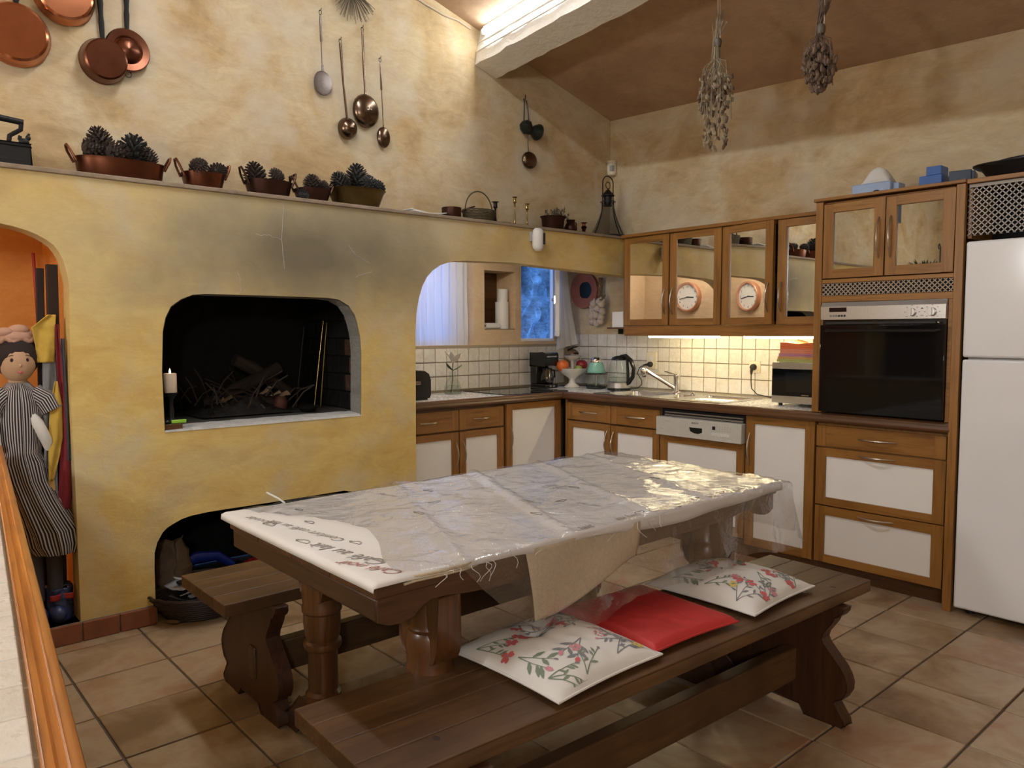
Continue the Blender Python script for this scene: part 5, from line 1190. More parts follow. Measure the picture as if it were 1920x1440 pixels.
# storm lantern
o = thing('storm_lantern', 'bell-shaped smoked glass lantern in a black wire frame', 'lantern', (-.155, .388, ZM))
mb = MB(); mb.lathe([(.138, .016), (.125, .03), (.098, .08), (.066, .15), (.044, .21), (.036, .25)], (0, 0, 0), 28); mb.build('shade', 'glass_lantern', o, angle=80)
mb = MB(); mb.lathe([(0, 0), (.142, 0), (.146, .008), (.142, .018), (0, .018)], (0, 0, 0), 28); mb.build('base', 'iron_black', o)
mb = MB(); mb.lathe([(.034, .235), (.030, .235), (.030, .305), (.034, .305)], (0, 0, 0), 18).lathe([(0, .360), (.012, .35), (.048, .312), (.048, .306), (0, .31)], (0, 0, 0), 18); mb.build('chimney', 'iron_black', o)
mb = MB(); mb.lathe([(.052, .262), (.056, .262), (.056, .266), (.052, .266)], (0, 0, 0), 20, close=True); mb.build('collar', 'iron_black', o)
for sx, sy in ((0, 1), (0, -1), (1, 0), (-1, 0)):
    mb = MB(); mb.tube([(r*sx, r*sy, z) for r, z in ((.146, .012), (.128, .045), (.098, .10), (.072, .16), (.056, .22), (.055, .27))], .0042, 6); mb.build('frame_wire', 'iron_black', o)
mb = MB(); mb.tube([(0, -.056, .265), (0, -.056, .40)]+[(0, -.056*math.cos(t), .40+.05*math.sin(t)) for t in [PI*q/12 for q in range(1, 12)]]+[(0, .056, .40), (0, .056, .265)], .0042, 6); mb.tube([(0, .024*math.cos(t), .384+.024*math.sin(t)) for t in [2*PI*q/16 for q in range(16)]], .003, 6, closed=True); mb.build('bail', 'iron_black', o)
# ---- herbs hanging from the ceiling
def bunch(label, x, y, ztie, zend, w_, pale, seed, zt, tail=False):
    o = thing('dried_bunch', label, 'dried flowers', (x, y, ztie), 0, 'dried bunches hanging from the ceiling'); rnd = random.Random(seed); H = ztie-zend
    mb = MB(); mb.tube([(0, 0, 0), (.006, 0, .1), (0, 0, zt-ztie)], .003, 5).tube([(.02, 0, -.02), (.018, 0, .1), (.01, 0, zt-ztie)], .0025, 5); mb.build('string', 'string_pale', o)
    mb = MB()
    for i in range(46):
        a = rnd.random()*2*PI; r = w_*math.sqrt(rnd.random()); e = Vector((r*math.cos(a), r*math.sin(a), -H*rnd.uniform(.45, .9))); s = Vector((rnd.uniform(-.012, .012), rnd.uniform(-.012, .012), .0)); top = s+Vector((rnd.uniform(.0, .04), rnd.uniform(-.02, .02), rnd.uniform(.05, .13)))
        mb.tube([top, s, s*1.5+Vector((0, 0, -H*.2)), (s+e)*.5+Vector((e.x*.3, e.y*.3, 0)), e], .0016, 4)
    mb.build('stems', pale, o)['kind'] = 'stuff'
    mb = MB(); cur = 0
    for i in range(260):
        a = rnd.random()*2*PI; f = rnd.random(); zz = -H*(.35+.65*f); env = w_*(math.sin(PI*min(1, .12+.88*f))**.6 if not tail else (1 if f < .45 else .75))
        r = env*math.sqrt(rnd.random()); mb.cur = 0 if rnd.random() < .55 else 1
        p = Vector((r*math.cos(a), r*math.sin(a), zz)); R = Matrix.Rotation(rnd.uniform(-.6, .6), 3, 'X') @ Matrix.Rotation(rnd.uniform(-.6, .6), 3, 'Y'); s = rnd.uniform(.006, .013)
        if tail and f > .45 and abs(r*math.cos(a)) < .022: continue
        mb.sph(p, (s*.8, s*.8, s*1.6), 6, 4, R)
    mb.build('flower_heads', [pale, 'dried_brown'], o, angle=30)['kind'] = 'stuff'
    mb = MB(); mb.lathe([(.016, -.03), (.02, -.015), (.02, .0), (.016, .01)], (.005, 0, -.02), 12); mb.build('tie', 'wire', o); return o
bunch('straggly dried flower bunch hanging on a string, nearer the beam', 1.355, -.5, 2.79, 2.25, .085, 'dried_pale', 3, ceil_z(1.36, -.5), True)
bunch('dense dried leaf bunch hanging from the ceiling, above the oven side', 1.895, -.5, 2.70, 2.40, .075, 'dried_brown', 9, ceil_z(1.9, -.5))
# ---- on top of the tall cupboards
ZC = 2.006
o = thing('bin_liner_pack', 'pale blue and white plastic-wrapped pack on the oven unit', 'package', (1.835, .27, ZC)); mb = MB(); mb.box(-.11, .09, -.06, .06, 0, .085); mb.build('carton', 'blue_pale', o, bevel=.006)
mb = MB(); mb.grid(14, 14, lambda u, v: (-.07+.15*u, -.05+.10*v, .083+.085*math.sin(PI*u)**.7*math.sin(PI*v)**.6+.008*fbm((u*5, v*5, 1)))); mb.build('wrapping', 'fabric_white', o, solid=.002)
mb = MB(); mb.tube([(.02+.02*math.cos(t), -.0605, .03+.012*math.sin(t)) for t in [2*PI*q/12 for q in range(12)]], .003, 5, closed=True).box(-.02, .085, -.0615, -.0605, .012, .018); mb.build('printed_mark', 'ink_dark', o)
mb = MB(); mb.box(1.925, 1.955, .24, .32, ZC, ZC+.075); tag(mb.build('tin_box', 'blue_pale', bevel=.003), 'small grey-blue tin next to the plastic-wrapped pack', 'tin')
o = thing('blue_carton', 'bright blue stepped carton on the oven unit', 'carton', (2.11, .27, ZC)); mb = MB(); mb.box(-.05, .055, -.05, .05, 0, .082); mb.build('lower_box', 'blue_box', o, bevel=.003)
mb = MB(); mb.box(-.02, .05, -.045, .05, .082, .125); mb.build('upper_box', 'blue_box', o, bevel=.003)
o = thing('dark_carton', 'dark navy box lying beside the bright blue carton', 'carton', (2.25, .27, ZC)); mb = MB(); mb.box(-.06, .035, -.05, .05, 0, .085).box(.035, .05, -.05, .05, 0, .078); mb.build('box_body', 'blue_dark', o, bevel=.003, rot=(0, 0, .2))
o = thing('roasting_tray', 'black enamel roasting tray with flared rim on the right cupboard', 'tray', (2.62, .17, ZC)); mb = MB(); n = 40
prof = [(0, 0), (.78, 0), (.84, .010), (.93, .045), (1.05, .058), (1.05, .062), (.92, .052), (.82, .016), (0, .008)]
for r, z in prof:
    for i in range(n):
        t = 2*PI*i/n; c_, s_ = math.cos(t), math.sin(t); k = (abs(c_)**4+abs(s_)**4)**(-.25); mb.v.append((r*.265*k*c_, r*.17*k*s_, z))
for k in range(len(prof)-1):
    for i in range(n): j = (i+1) % n; mb._f(k*n+i, k*n+j, (k+1)*n+j, (k+1)*n+i)
mb.build('tray_body', 'plastic_black', o, angle=60)
mb = MB(); mb.lathe([(.62, .062), (.60, .080), (0, .092)], (0, 0, 0), 30, sx=.36, sy=.22); mb.build('lid', 'plastic_black', o)
# ================================================================== ON THE WORKTOP
ZK = ZW+.0015
# glass hob
o = thing('glass_hob', 'black glass ceramic hob set into the left worktop', 'hob', (0, 0, 0)); mb = MB(); mb.box(HX0, HX1, HY0, HY1, ZW-.003, ZW+.006); mb.build('glass_plate', 'oven_glass', o, bevel=.002)
for x, y, r in ((-.62, -.32, .09), (-.40, -.32, .07), (-.62, -.05, .07), (-.40, -.05, .09)):
    mb = MB(); mb.lathe([(r, .0061), (r+.002, .0061), (r+.002, .0064), (r, .0064)], (x, y, ZW), 36, close=True); mb.build('cooking_ring', 'ink_grey', o)
# sink
o = thing('steel_sink', 'stainless steel sink with one and a half bowls and drainer', 'sink', (0, 0, 0)); mb = MB()
def rr(x0, x1, y0, y1, r, n=5):
    p = []
    for cx_, cy_, a0 in ((x1-r, y1-r, 0), (x0+r, y1-r, 1), (x0+r, y0+r, 2), (x1-r, y0+r, 3)):
        for i in range(n+1): a = PI/2*(a0+i/n); p.append((cx_+r*math.cos(a), cy_+r*math.sin(a)))
    return p
B1 = (.075, .455, .12, .43); B2 = (.49, .64, .15, .40); DR = (.68, 1.01, .10, .47)
mb.holed([rr(SX0, SX1, SY0, SY1, .03), rr(*B1, .05), rr(*B2, .04), rr(*DR, .03)], 2, ZW+.001, ZW+.0045); mb.build('rim_plate', 'steel', o, bevel=.001)
for q, dp in ((B1, .16), (B2, .12), (DR, .012)):
    mb = MB(); a = rr(*q, .045 if dp > .05 else .03); b_ = rr(q[0]+.02*(dp > .05)+.004, q[1]-.02*(dp > .05)-.004, q[2]+.02*(dp > .05)+.004, q[3]-.02*(dp > .05)-.004, .045 if dp > .05 else .03); n = len(a)
    mb.v += [(x, y, ZW+.004) for x, y in a]+[(x, y, ZW-dp) for x, y in b_]
    for i in range(n): j = (i+1) % n; mb._f(i, j, n+j, n+i)
    mb._f(*[n+i for i in range(n)]); mb.build('basin' if dp > .05 else 'drainer', 'steel', o, angle=60)
mb = MB()
for k in range(7): mb.ring((.70, .14+k*.05, ZW-.010), (.99, .14+k*.05, ZW-.0085), .004, .004, 6)
mb.each('drainer_rib', 'steel', o)
mb = MB(); mb.lathe([(.030, .0), (.034, .001), (.034, .003), (.02, .004), (0, .002)], (.26, .28, ZW-.1595), 16); mb.build('waste', 'chrome', o)
mb = MB(); mb.lathe([(0, 0), (.016, 0), (.016, .008), (.010, .014), (0, .016)], (.56, .455, ZW+.0045), 14); mb.build('plug_knob', 'chrome', o)
# tap
o = thing('mixer_tap', 'chrome mixer tap with slanting pull-out spout', 'tap', (.415, .470, ZW+.0045)); mb = MB(); mb.lathe([(.030, 0), (.030, .006), (.022, .012), (.021, .10), (.024, .118), (.020, .132), (0, .135)], (0, 0, 0), 20); mb.build('body', 'chrome', o, angle=50)
mb = MB(); mb.tube([(-.01, -.01, .035), (-.075, -.035, .075), (-.16, -.07, .130), (-.205, -.085, .158)], [.016, .015, .016, .017], 12); sp_ = mb.build('spout', 'chrome', o)
mb = MB(); mb.lathe([(0, -.045), (.018, -.043), (.022, -.03), (.024, .0), (.022, .022), (.012, .03), (0, .031)], (-.217, -.09, .150), 16, Vector((-.12, -.05, 1))); mb.build('spray_head', 'chrome', sp_, angle=50)
mb = MB(); mb.box(-.10, .01, -.014, .014, .132, .140, Matrix.Rotation(math.radians(12), 3, 'Y')); mb.build('lever', 'chrome', o, bevel=.003)
# toaster, half behind the pillar
o = thing('toaster', 'glossy black toaster half hidden by the pillar', 'toaster', (-.45, -1.155, ZK)); mb = MB(); mb.prism([(-.095, .012), (.095, .012), (.105, .03), (.105, .125), (.090, .165), (.060, .182), (-.060, .182), (-.090, .165), (-.105, .125), (-.105, .03)], 0, -.085, .085); mb.build('housing', 'plastic_black', o, bevel=.012, angle=50)
mb = MB(); mb.box(-.05, -.015, -.075, .075, .1825, .184).box(.015, .05, -.075, .075, .1825, .184); mb.build('slot', 'dark_inside', o)
mb = MB(); mb.box(.085, .098, -.02, .02, .10, .12); mb.build('lever', 'chrome', o, bevel=.002)
mb = MB(); mb.box(-.07, .07, -.09, .09, 0, .012); mb.build('foot_plate', 'rubber_black', o)
# vase with lily
o = thing('glass_vase', 'clear bottle-shaped vase holding one white lily', 'vase', (-.62, -.686, ZK)); mb = MB(); mb.lathe([(0, .0), (.058, .0), (.062, .006), (.062, .03), (.045, .085), (.024, .11), (.020, .135), (.026, .155)], (0, 0, 0), 22); mb.build('bottle', 'glass_clear', o, angle=70)
mb = MB(); mb.lathe([(0, .004), (.056, .004), (.055, .03), (.044, .06), (0, .06)], (0, 0, 0), 18); mb.build('water', 'glass_clear', o, angle=70)
lily = thing('cut_lily', 'white lily with two dark leaves standing in the vase', 'flower', (-.62, -.686, ZK))
mb = MB(); mb.tube([(.01, -.02, .012), (.004, -.004, .10), (0, 0, .16), (0, .004, .215)], .0032, 6); mb.build('stem', 'leaf_green', lily)
def petal(mb, base, d, up, L_, W_):
    b0 = Vector(base); d = Vector(d).normalized(); s = d.cross(Vector(up)).normalized(); nrm = s.cross(d)
    mb.grid(6, 2, lambda u, v: b0+d*L_*u+s*(v-.5)*W_*math.sin(PI*min(1, u*.9+.08))+nrm*(.25*L_*u*u-.12*W_*math.sin(PI*v)))
for k in range(6):
    a = k*PI/3; mb = MB(); petal(mb, (0, .004, .215), (math.cos(a)*.6, math.sin(a)*.6+.25, 1), (math.cos(a), math.sin(a), 0), .095, .042); mb.build('petal', 'lily_white', lily, solid=.0015, angle=80)
for d, L_ in (((.2, -1, .5), .085), ((.3, 1, .25), .075)):
    mb = MB(); petal(mb, (0, 0, .165), d, (0, 0, 1), L_, .03); mb.build('leaf', 'leaf_green', lily, solid=.001, angle=80)
# coffee maker
o = thing('coffee_maker', 'black filter coffee maker with glass jug', 'coffee maker', (-.62, .190, ZK)); o.scale = (.86, .86, 1.0); mb = MB(); mb.box(-.10, .10, -.075, .075, 0, .03).box(-.10, -.02, -.075, .075, .03, .17).prism([(-.10, .17), (.09, .17), (.098, .185), (.098, .255), (.09, .265), (-.10, .265)], 1, -.078, .078); mb.build('housing', 'plastic_black', o, bevel=.006)
mb = MB(); mb.lathe([(0, .031), (.052, .031), (.062, .05), (.062, .085), (.045, .125), (.043, .14)], (.035, 0, 0), 22); j_ = mb.build('jug', 'glass_smoke', o, angle=70)
mb = MB(); mb.tube([(.035, .05, .135), (.035, .092, .13), (.035, .098, .085), (.035, .06, .06)], .008, 8); mb.build('jug_handle', 'plastic_black', j_)
mb = MB(); mb.lathe([(.044, .138), (.047, .14), (.047, .150), (0, .158)], (.035, 0, 0), 20); mb.build('jug_lid', 'plastic_black', j_)
mb = MB(); mb.box(.096, .100, -.06, .06, .236, .244); mb.build('trim_strip', 'steel', o)
mb = MB(); mb.box(.10, .104, -.03, -.005, .010, .022).box(.10, .104, .01, .035, .010, .022); mb.build('switch', 'steel', o, bevel=.001)
# two-tier fruit stand
o = thing('fruit_stand', 'white ceramic two-tier pedestal fruit bowl', 'fruit bowl', (-.50, .375, ZK)); mb = MB(); mb.lathe([(0, 0), (.060, 0), (.062, .006), (.045, .018), (.026, .035), (.022, .06), (.035, .075), (.075, .10), (.105, .125), (.122, .148), (.118, .149), (.095, .125), (.05, .098), (0, .092)], (0, 0, 0), 32); mb.build('lower_bowl', 'ceramic_white', o, angle=70)
mb = MB(); mb.lathe([(.012, .09), (.012, .20), (.02, .206), (.05, .222), (.072, .242), (.069, .243), (.045, .226), (0, .214)], (0, 0, 0), 28); mb.build('upper_bowl', 'ceramic_white', o, angle=70)
mb = MB(); mb.sph((0, 0, 0), (.046, .046, .044), 18, 12); me = mb.mesh('orange_fruit', 'fruit_orange')
F0 = Vector((-.50, .375, ZK))
def fruit(name, label, cat, d, mat, r, stalk=True):
    t_ = thing(name, label, cat, F0+Vector(d)); mb = MB(); mb.lathe([(0, -.9*r), (r*.45, -.86*r), (r*.85, -.5*r), (r, 0), (r*.9, .5*r), (r*.5, .82*r), (r*.18, .86*r), (0, .76*r)], (0, 0, 0), 20); mb.build('flesh', mat, t_, angle=80)
    if stalk: mb = MB(); mb.tube([(0, 0, r*.76), (.003, 0, r*1.05)], .0018, 5); mb.build('stalk', 'wood_board', t_)
fruit('peach', 'orange fruit at the left of the fruit bowl', 'fruit', (-.02, -.085, .168), 'fruit_orange', .050, False); fruit('apple', 'dark red apple at the right of the fruit bowl', 'apple', (.035, .070, .170), 'fruit_red', .046)
fruit('pear', 'green fruit low in the middle of the fruit bowl', 'fruit', (.070, -.005, .145), 'fruit_green', .030, True)
o = thing('snack_bag', 'crumpled brown and white snack bag in the top bowl', 'bag', F0+Vector((0, .0, .240))); mb = MB()
mb.grid(14, 10, lambda u, v: (.05*(2*v-1)*math.sin(PI*(.1+.8*u)), -.055+.11*u, .012+.045*math.sin(PI*u)**.8*(1-(2*v-1)**2*.6)+.006*fbm((u*6, v*6, 4)))); mb.build('wrapper', 'bag_brown', o, solid=.002)
mb = MB(); mb.tube([(0, -.045, .05), (.0, .0, .066), (0, .045, .070), (0, .07, .075)], [.012, .014, .010, .004], 8, flat=.5); mb.build('dark_tip', 'plastic_black', o)
# chopper
o = thing('food_chopper', 'mint green mini chopper on a glass bowl', 'chopper', (-.300, .43, ZK)); mb = MB(); mb.lathe([(0, 0), (.070, 0), (.076, .004), (.076, .014), (.05, .018)], (0, 0, 0), 28); mb.build('base', 'rubber_black', o)
mb = MB(); mb.lathe([(.058, .018), (.066, .022), (.082, .09), (.084, .108)], (0, 0, 0), 28); mb.build('bowl', 'glass_clear', o, angle=70)
mb = MB(); mb.lathe([(.0, .108), (.088, .108), (.088, .114), (.0, .118)], (0, 0, 0), 28); mb.build('lid', 'glass_smoke', o)
mb = MB(); mb.lathe([(0, .118), (.066, .118), (.070, .126), (.060, .165), (.048, .195), (.0, .198)], (0, 0, 0), 28); mb.build('motor_housing', 'mint', o, angle=60)
mb = MB(); mb.lathe([(.044, .194), (.046, .20), (.036, .228), (.028, .236), (0, .230)], (0, 0, 0), 24); mb.build('push_button', 'chrome', o, angle=60)
mb = MB(); mb.ring((0, 0, .02), (0, 0, .105), .008, .008, 10).box(-.035, .035, -.004, .004, .035, .038); mb.build('blade', 'steel', o)
# kettle
o = thing('glass_kettle', 'clear glass kettle with black handle and steel band', 'kettle', (-.048, .400, ZK)); mb = MB(); mb.lathe([(0, 0), (.082, 0), (.086, .004), (.086, .016), (0, .018)], (0, 0, 0), 30); mb.build('base', 'plastic_black', o)
mb = MB(); mb.lathe([(.080, .018), (.083, .02), (.083, .058), (.080, .060)], (0, 0, 0), 30); mb.build('steel_band', 'steel_brushed', o)
mb = MB(); mb.lathe([(.080, .060), (.080, .09), (.074, .15), (.062, .205), (.055, .222)], (0, 0, 0), 30); mb.build('glass_jug', 'glass_clear', o, angle=70)
mb = MB(); mb.lathe([(0, .062), (.078, .062), (.077, .095), (0, .095)], (0, 0, 0), 26); mb.build('water', 'glass_clear', o, angle=70)
mb = MB(); mb.lathe([(.052, .220), (.058, .224), (.052, .240), (.025, .252), (0, .254)], (0, 0, 0), 26); mb.build('lid', 'plastic_black', o, angle=60)
mb = MB(); mb.tube([(.02, .0, .246), (.065, .0, .250), (.112, .0, .220), (.138, .0, .165), (.130, .0, .105), (.096, .0, .062), (.072, .0, .050)], [.012, .016, .016, .015, .014, .013, .012], 10, flat=1.3); mb.build('handle', 'plastic_black', o)
mb = MB(); mb.tube([(.075, .0, .235), (.082, .0, .15), (.086, .0, .045)], .011, 8); mb.build('handle_post', 'plastic_black', o)
# cables on the worktop and sockets
def socket(label, x0, x1, z0, z1, plug, gang):
    o = thing('wall_socket', label, 'socket', (0, 0, 0)); mb = MB(); mb.box(x0, x1, .578, .590, z0, z1); mb.build('plate', 'plastic_offwhite', o, bevel=.003)
    xc = (x0+x1)/2
    if gang:
        mb = MB(); mb.box(xc-.018, xc-.004, .573, .580, z1-.062, z1-.03).box(xc+.004, xc+.018, .573, .580, z1-.062, z1-.03); mb.build('rocker', 'plastic_white', o, bevel=.001)
    mb = MB(); mb.lathe([(.022, 0), (.022, .001), (.019, -.004)], (xc, .577, plug), 20, (0, 1, 0)); mb.build('recess', 'plastic_offwhite', o); return o
socket('double switch and socket plate left of the tap', .062, .148, 1.046, 1.170, 1.080, True); socket('single wall socket near the microwave', .905, .985, 1.050, 1.126, 1.088, False)
o = thing('power_plug', 'black plug with lead running to the kettle', 'plug', (0, 0, 0)); mb = MB(); mb.lathe([(.020, 0), (.020, .02), (.014, .032), (0, .034)], (.105, .577, 1.080), 16, (0, -1, 0)).tube([(.105, .548, 1.08), (.085, .545, 1.078), (.06, .545, 1.074)], [.010, .008, .005], 8); mb.build('plug_body', 'rubber_black', o)
mb = MB(); mb.tube([(.062, .545, 1.074), (.02, .55, 1.055), (0.0, .55, 1.01), (.04, .55, .96), (.045, .545, .93), (.02, .53, .905), (-.03, .50, .896), (-.045, .47, .896)], .0035, 6); mb.build('lead', 'rubber_black', o)
o = thing('power_plug', 'black plug with lead hanging down to the microwave', 'plug', (0, 0, 0)); mb = MB(); mb.lathe([(.020, 0), (.020, .02), (.014, .032), (0, .034)], (.945, .577, 1.088), 16, (0, -1, 0)).tube([(.945, .552, 1.085), (.943, .548, 1.06), (.942, .548, 1.04)], [.011, .009, .005], 8); mb.build('plug_body', 'rubber_black', o)
mb = MB(); mb.tube([(.942, .548, 1.045), (.94, .55, 1.0), (.945, .55, .95), (.985, .55, .915), (1.08, .55, .90), (1.20, .53, .897), (1.29, .50, .898)], .0035, 6); mb.build('lead', 'rubber_black', o)
mb = MB(); mb.tube([(-.70, .28, .896), (-.64, .31, .895), (-.60, .47, .896), (-.52, .52, .897), (-.44, .50, .896), (-.40, .53, .897), (-.46, .55, .899), (-.50, .53, .901)], .0035, 6); tag(mb.build('coiled_lead', 'rubber_black'), 'coiled black lead lying behind the fruit bowl', 'cable')
# microwave and folded towels
o = thing('microwave', 'silver and black microwave between socket and oven unit', 'microwave', (1.298, .185, ZK)); mb = MB(); mb.box(0, .335, .02, .34, .018, .252); mb.build('housing', 'steel_brushed', o, bevel=.003)
mb = MB(); mb.box(0, .335, 0, .02, .018, .060).box(0, .335, 0, .02, .214, .252); mb.each('front_band', 'steel_brushed', o, bevel=.003)
mb = MB(); mb.box(.0, .335, .001, .02, .060, .214); d_ = mb.build('door', 'oven_glass', o, bevel=.002); mb = MB(); mb.box(.085, .30, -.0005, .001, .085, .195); mb.build('window', 'display_black', d_, bevel=.004)
mb = MB(); mb.box(.185, .228, -.0012, .001, .066, .071); mb.build('maker_mark', 'steel', d_)
for x in (.03, .30):
    mb = MB(); mb.ring((x, .05, 0), (x, .05, .018), .012, .012, 10).ring((x, .30, 0), (x, .30, .018), .012, .012, 10); mb.each('foot', 'rubber_black', o)
zt_ = ZK+.2525
for k, (mt, h_, lb, dx, wd) in enumerate((('towel_green', .018, 'green folded tea towel at the bottom of the towel stack', 0, .27), ('towel_ochre', .014, 'ochre folded tea towel second from the bottom of the stack', .005, .27), ('towel_lilac', .018, 'lilac folded tea towel in the middle of the stack', .012, .25), ('towel_salmon', .026, 'salmon folded tea towel near the top of the stack', .02, .24), ('towel_orange', .034, 'orange rumpled tea towel on top of the stack', .02, .245))):
    o = thing('tea_towel', lb, 'towel', (1.318+dx, .20, zt_), 0, 'folded tea towels on the microwave'); n = 2 if h_ < .03 else 3
    for q in range(n):
        hq = h_/n; mb = MB(); nu, nv = 14, 8
        top = lambda u, v: (wd*u+.006*fbm((v*3, k, q)), .20*v+.004*fbm((u*4, k, q)), hq*(q+1)-.0005+(.012*math.sin(u*8+1)*(.3+v) if k == 4 and q == n-1 else 0)+.002*fbm((u*4, v*4, k+q)))
        mb.grid(nu, nv, top); mb.grid(nu, nv, lambda u, v: (wd*(1-u), .20*v, hq*q+.0003))
        mb.grid(nu, 1, lambda u, v: Vector(top(u, 0))*v+Vector((wd*u, 0, hq*q))*(1-v)); mb.grid(8, 1, lambda u, v: Vector(top(0, 1-u))*v+Vector((0, .2*(1-u), hq*q))*(1-v)); mb.build('fold', mt, o, angle=50)
    zt_ += h_
mb = MB(); mb.sph((1.55, .23, ZK+.285), (.035, .03, .02), 14, 9); tag(mb.build('black_cap', 'plastic_black'), 'small black rounded object stuck beside the folded towels', 'gadget')
# wall plate, garlic string, little shelf
o = thing('wall_plate', 'round terracotta plate with dark centre on the recess wall', 'plate', (-.565, .598, 1.645)); mb = MB(); mb.lathe([(0, .006), (.06, .008), (.075, .018), (.125, .028), (.142, .034), (.144, .028), (.13, .0), (0, .0)], (0, 0, 0), 36, (0, -1, 0)); mb.build('dish', 'terracotta', o, angle=60)
mb = MB(); mb.prism([(-.055, -.06), (.05, -.065), (.065, -.03), (.06, .035), (.045, .068), (-.04, .06), (-.062, .03), (-.058, -.02)], 1, -.013, -.0065); mb.build('painted_centre', 'iron_green', o)
o = thing('garlic_braid', 'braided string of garlic bulbs hanging on the recess wall', 'garlic braid', (-.375, .555, 1.70)); mb = MB()
for q in range(3): mb.tube([(.012*math.cos(i*1.1+q*2.09)-.0, .010*math.sin(i*1.1+q*2.09), .03-.013*i) for i in range(17)], .009, 6)
mb.build('plait', 'straw', o); bm2 = MB(); bm2.lathe([(0, -.024), (.012, -.026), (.026, -.016), (.030, .0), (.024, .016), (.010, .028), (.005, .045), (0, .046)], (0, 0, 0), 12); gm = bm2.mesh('bulb', 'garlic')
rnd = random.Random(5)
for k, (dx, dz) in enumerate(((-.045, -.165), (.010, -.150), (.050, -.170), (-.05, -.215), (.0, -.205), (.045, -.225), (-.055, -.262), (-.008, -.255), (.030, -.268), (-.058, -.308), (-.02, -.318), (.018, -.300))): obj('bulb', gm, o, loc=(dx, -.030+rnd.uniform(-.012, .012), dz), rot=(rnd.uniform(-.6, .6), rnd.uniform(-.8, .8), 0)); 
mb = MB()
for q in range(20): a = rnd.random()*6; mb.tube([(.02, -.02, -.13), (.04+.03*math.cos(a), -.03+.03*math.sin(a), -.13+.03*math.sin(a*2))], .004, 4)
mb.build('dry_leaves', 'straw', o)
o = thing('corner_shelf', 'tiny wooden shelf at the end of the mirrored cabinets', 'shelf', (-.10, .50, 1.350)); mb = MB(); mb.box(-.105, .26, -.06, .098, -.012, 0); mb.build('board', 'wood_edge_x', o, bevel=.002)
mb = MB(); mb.box(-.09, -.08, .05, .098, -.05, -.012); mb.build('bracket', 'iron_black', o)
o = thing('paper_packet', 'white upright packet on the tiny wooden shelf', 'packet', (-.135, .50, 1.350)); mb = MB(); mb.box(-.045, .06, -.03, .03, 0, .115); mb.build('carton', 'panel_white', o, bevel=.002)
# paper rolls in the niche
def roll(label, loc, r, h_, rot=(0, 0, 0)):
    o = thing('paper_roll', label, 'paper roll', loc, 0, 'paper rolls in the wall niche'); o.rotation_euler = rot
    mb = MB(); mb.lathe([(r*.38, 0), (r, 0), (r, h_), (r*.38, h_)], (0, 0, 0), 24, close=True); mb.build('paper', 'panel_white', o, angle=40)
    mb = MB(); mb.lathe([(r*.30, .001), (r*.37, .001), (r*.37, h_-.001), (r*.30, h_-.001)], (0, 0, 0), 18, close=True); mb.build('core', 'bag_brown', o, angle=40)
roll('tall white paper roll standing in the wall niche', (-.86, -.030, 1.342), .052, .205); roll('smaller white roll balanced on top of the tall one', (-.865, -.022, 1.5475), .040, .10, (0, .10, 0)); roll('white paper roll lying down at the front of the niche', (-.815, -.235, 1.364), .022, .13, (-PI/2, 0, 0))
# curtains
def curtain(name, label, y0, y1, z0, z1, x, amp, n, taper=0, seed=0):
    o = thing(name, label, 'curtain', (x, (y0+y1)/2, z0)); W = y1-y0
    def P(u, v):
        w_ = 1-taper*(1-v)**2 if taper > 0 else 1+taper*v; y = W*(u-.5)*w_; f = fbm((u*5, v*1.3, seed)); return (amp*math.sin(u*n*2*PI+1.2*f)*(1-.25*v)+.008*f, y, v*(z1-z0))
    mb = MB(); mb.grid(150, 24, P); mb.build('voile', 'voile', o, angle=180)
    mb = MB(); mb.ring((0, -W/2-.02, z1-z0-.01), (0, W/2+.02, z1-z0-.01), .005, .005, 8); mb.build('rod', 'steel', o); return o
curtain('window_curtain', 'gathered white voile curtain over the left window', -.925, -.40, 1.218, 1.895, -.815, .018, 8, 0, 2)
o = thing('window_curtain', 'bunched white curtain hanging on the open sash', 'curtain', (-.672, .425, 1.175))
def P2(u, v): w_ = .035+.075*(1-v)**1.5; return (w_*(u-.5)*1.2+.10*(1-v)*0+.02, w_*(u-.5)+.045*(1-v)+.012*math.sin(u*22)*1, v*.655+.05*u*(1-v)*(1-v))
mb = MB(); mb.grid(60, 20, P2); mb.build('voile', 'voile', o, angle=180)
# ================================================================== NICHE, HEARTH, WOOD STORE, BAR, FAR ROOM
# ---- rag doll
o = thing('rag_doll', 'tall rag doll in a striped dress and pink cap standing in the niche', 'doll', (-.10, -3.325, .085))
def R3(ax, a): return Matrix.Rotation(a, 3, ax)
# dress: loft of rings from hem to neck (cx, cy, z, rx, ry)
rings = [(.02, .115, .30, .07, .085), (.02, .110, .34, .075, .105), (.02, .10, .40, .075, .108), (.02, .075, .46, .075, .098), (.01, .045, .54, .072, .088), (.0, .02, .62, .072, .084), (.0, .005, .70, .074, .088), (.0, .0, .74, .062, .074), (.0, .0, .80, .068, .084), (.0, .0, .88, .070, .088), (.0, .0, .95, .068, .082), (.0, .0, 1.0, .056, .068), (.0, .0, 1.035, .036, .038)]
n = 48; mb = MB(); mb.uv = {}
for k, (cx_, cy_, z, rx, ry) in enumerate(rings):
    for i in range(n+1):
        t_ = 2*PI*i/n; fl_ = 1+.07*math.sin(9*t_+k*.5)*(1 if k < 7 else .25); mb.v.append((cx_+rx*fl_*math.cos(t_), cy_+ry*fl_*math.sin(t_), z)); mb.uv[len(mb.v)-1] = (i/n*4.0, k*.1)
for k in range(len(rings)-1):
    for i in range(n): a = k*(n+1)+i; mb._f(a, a+1, a+n+2, a+n+1)
mb.build('dress', 'cotton_stripe', o, angle=80)
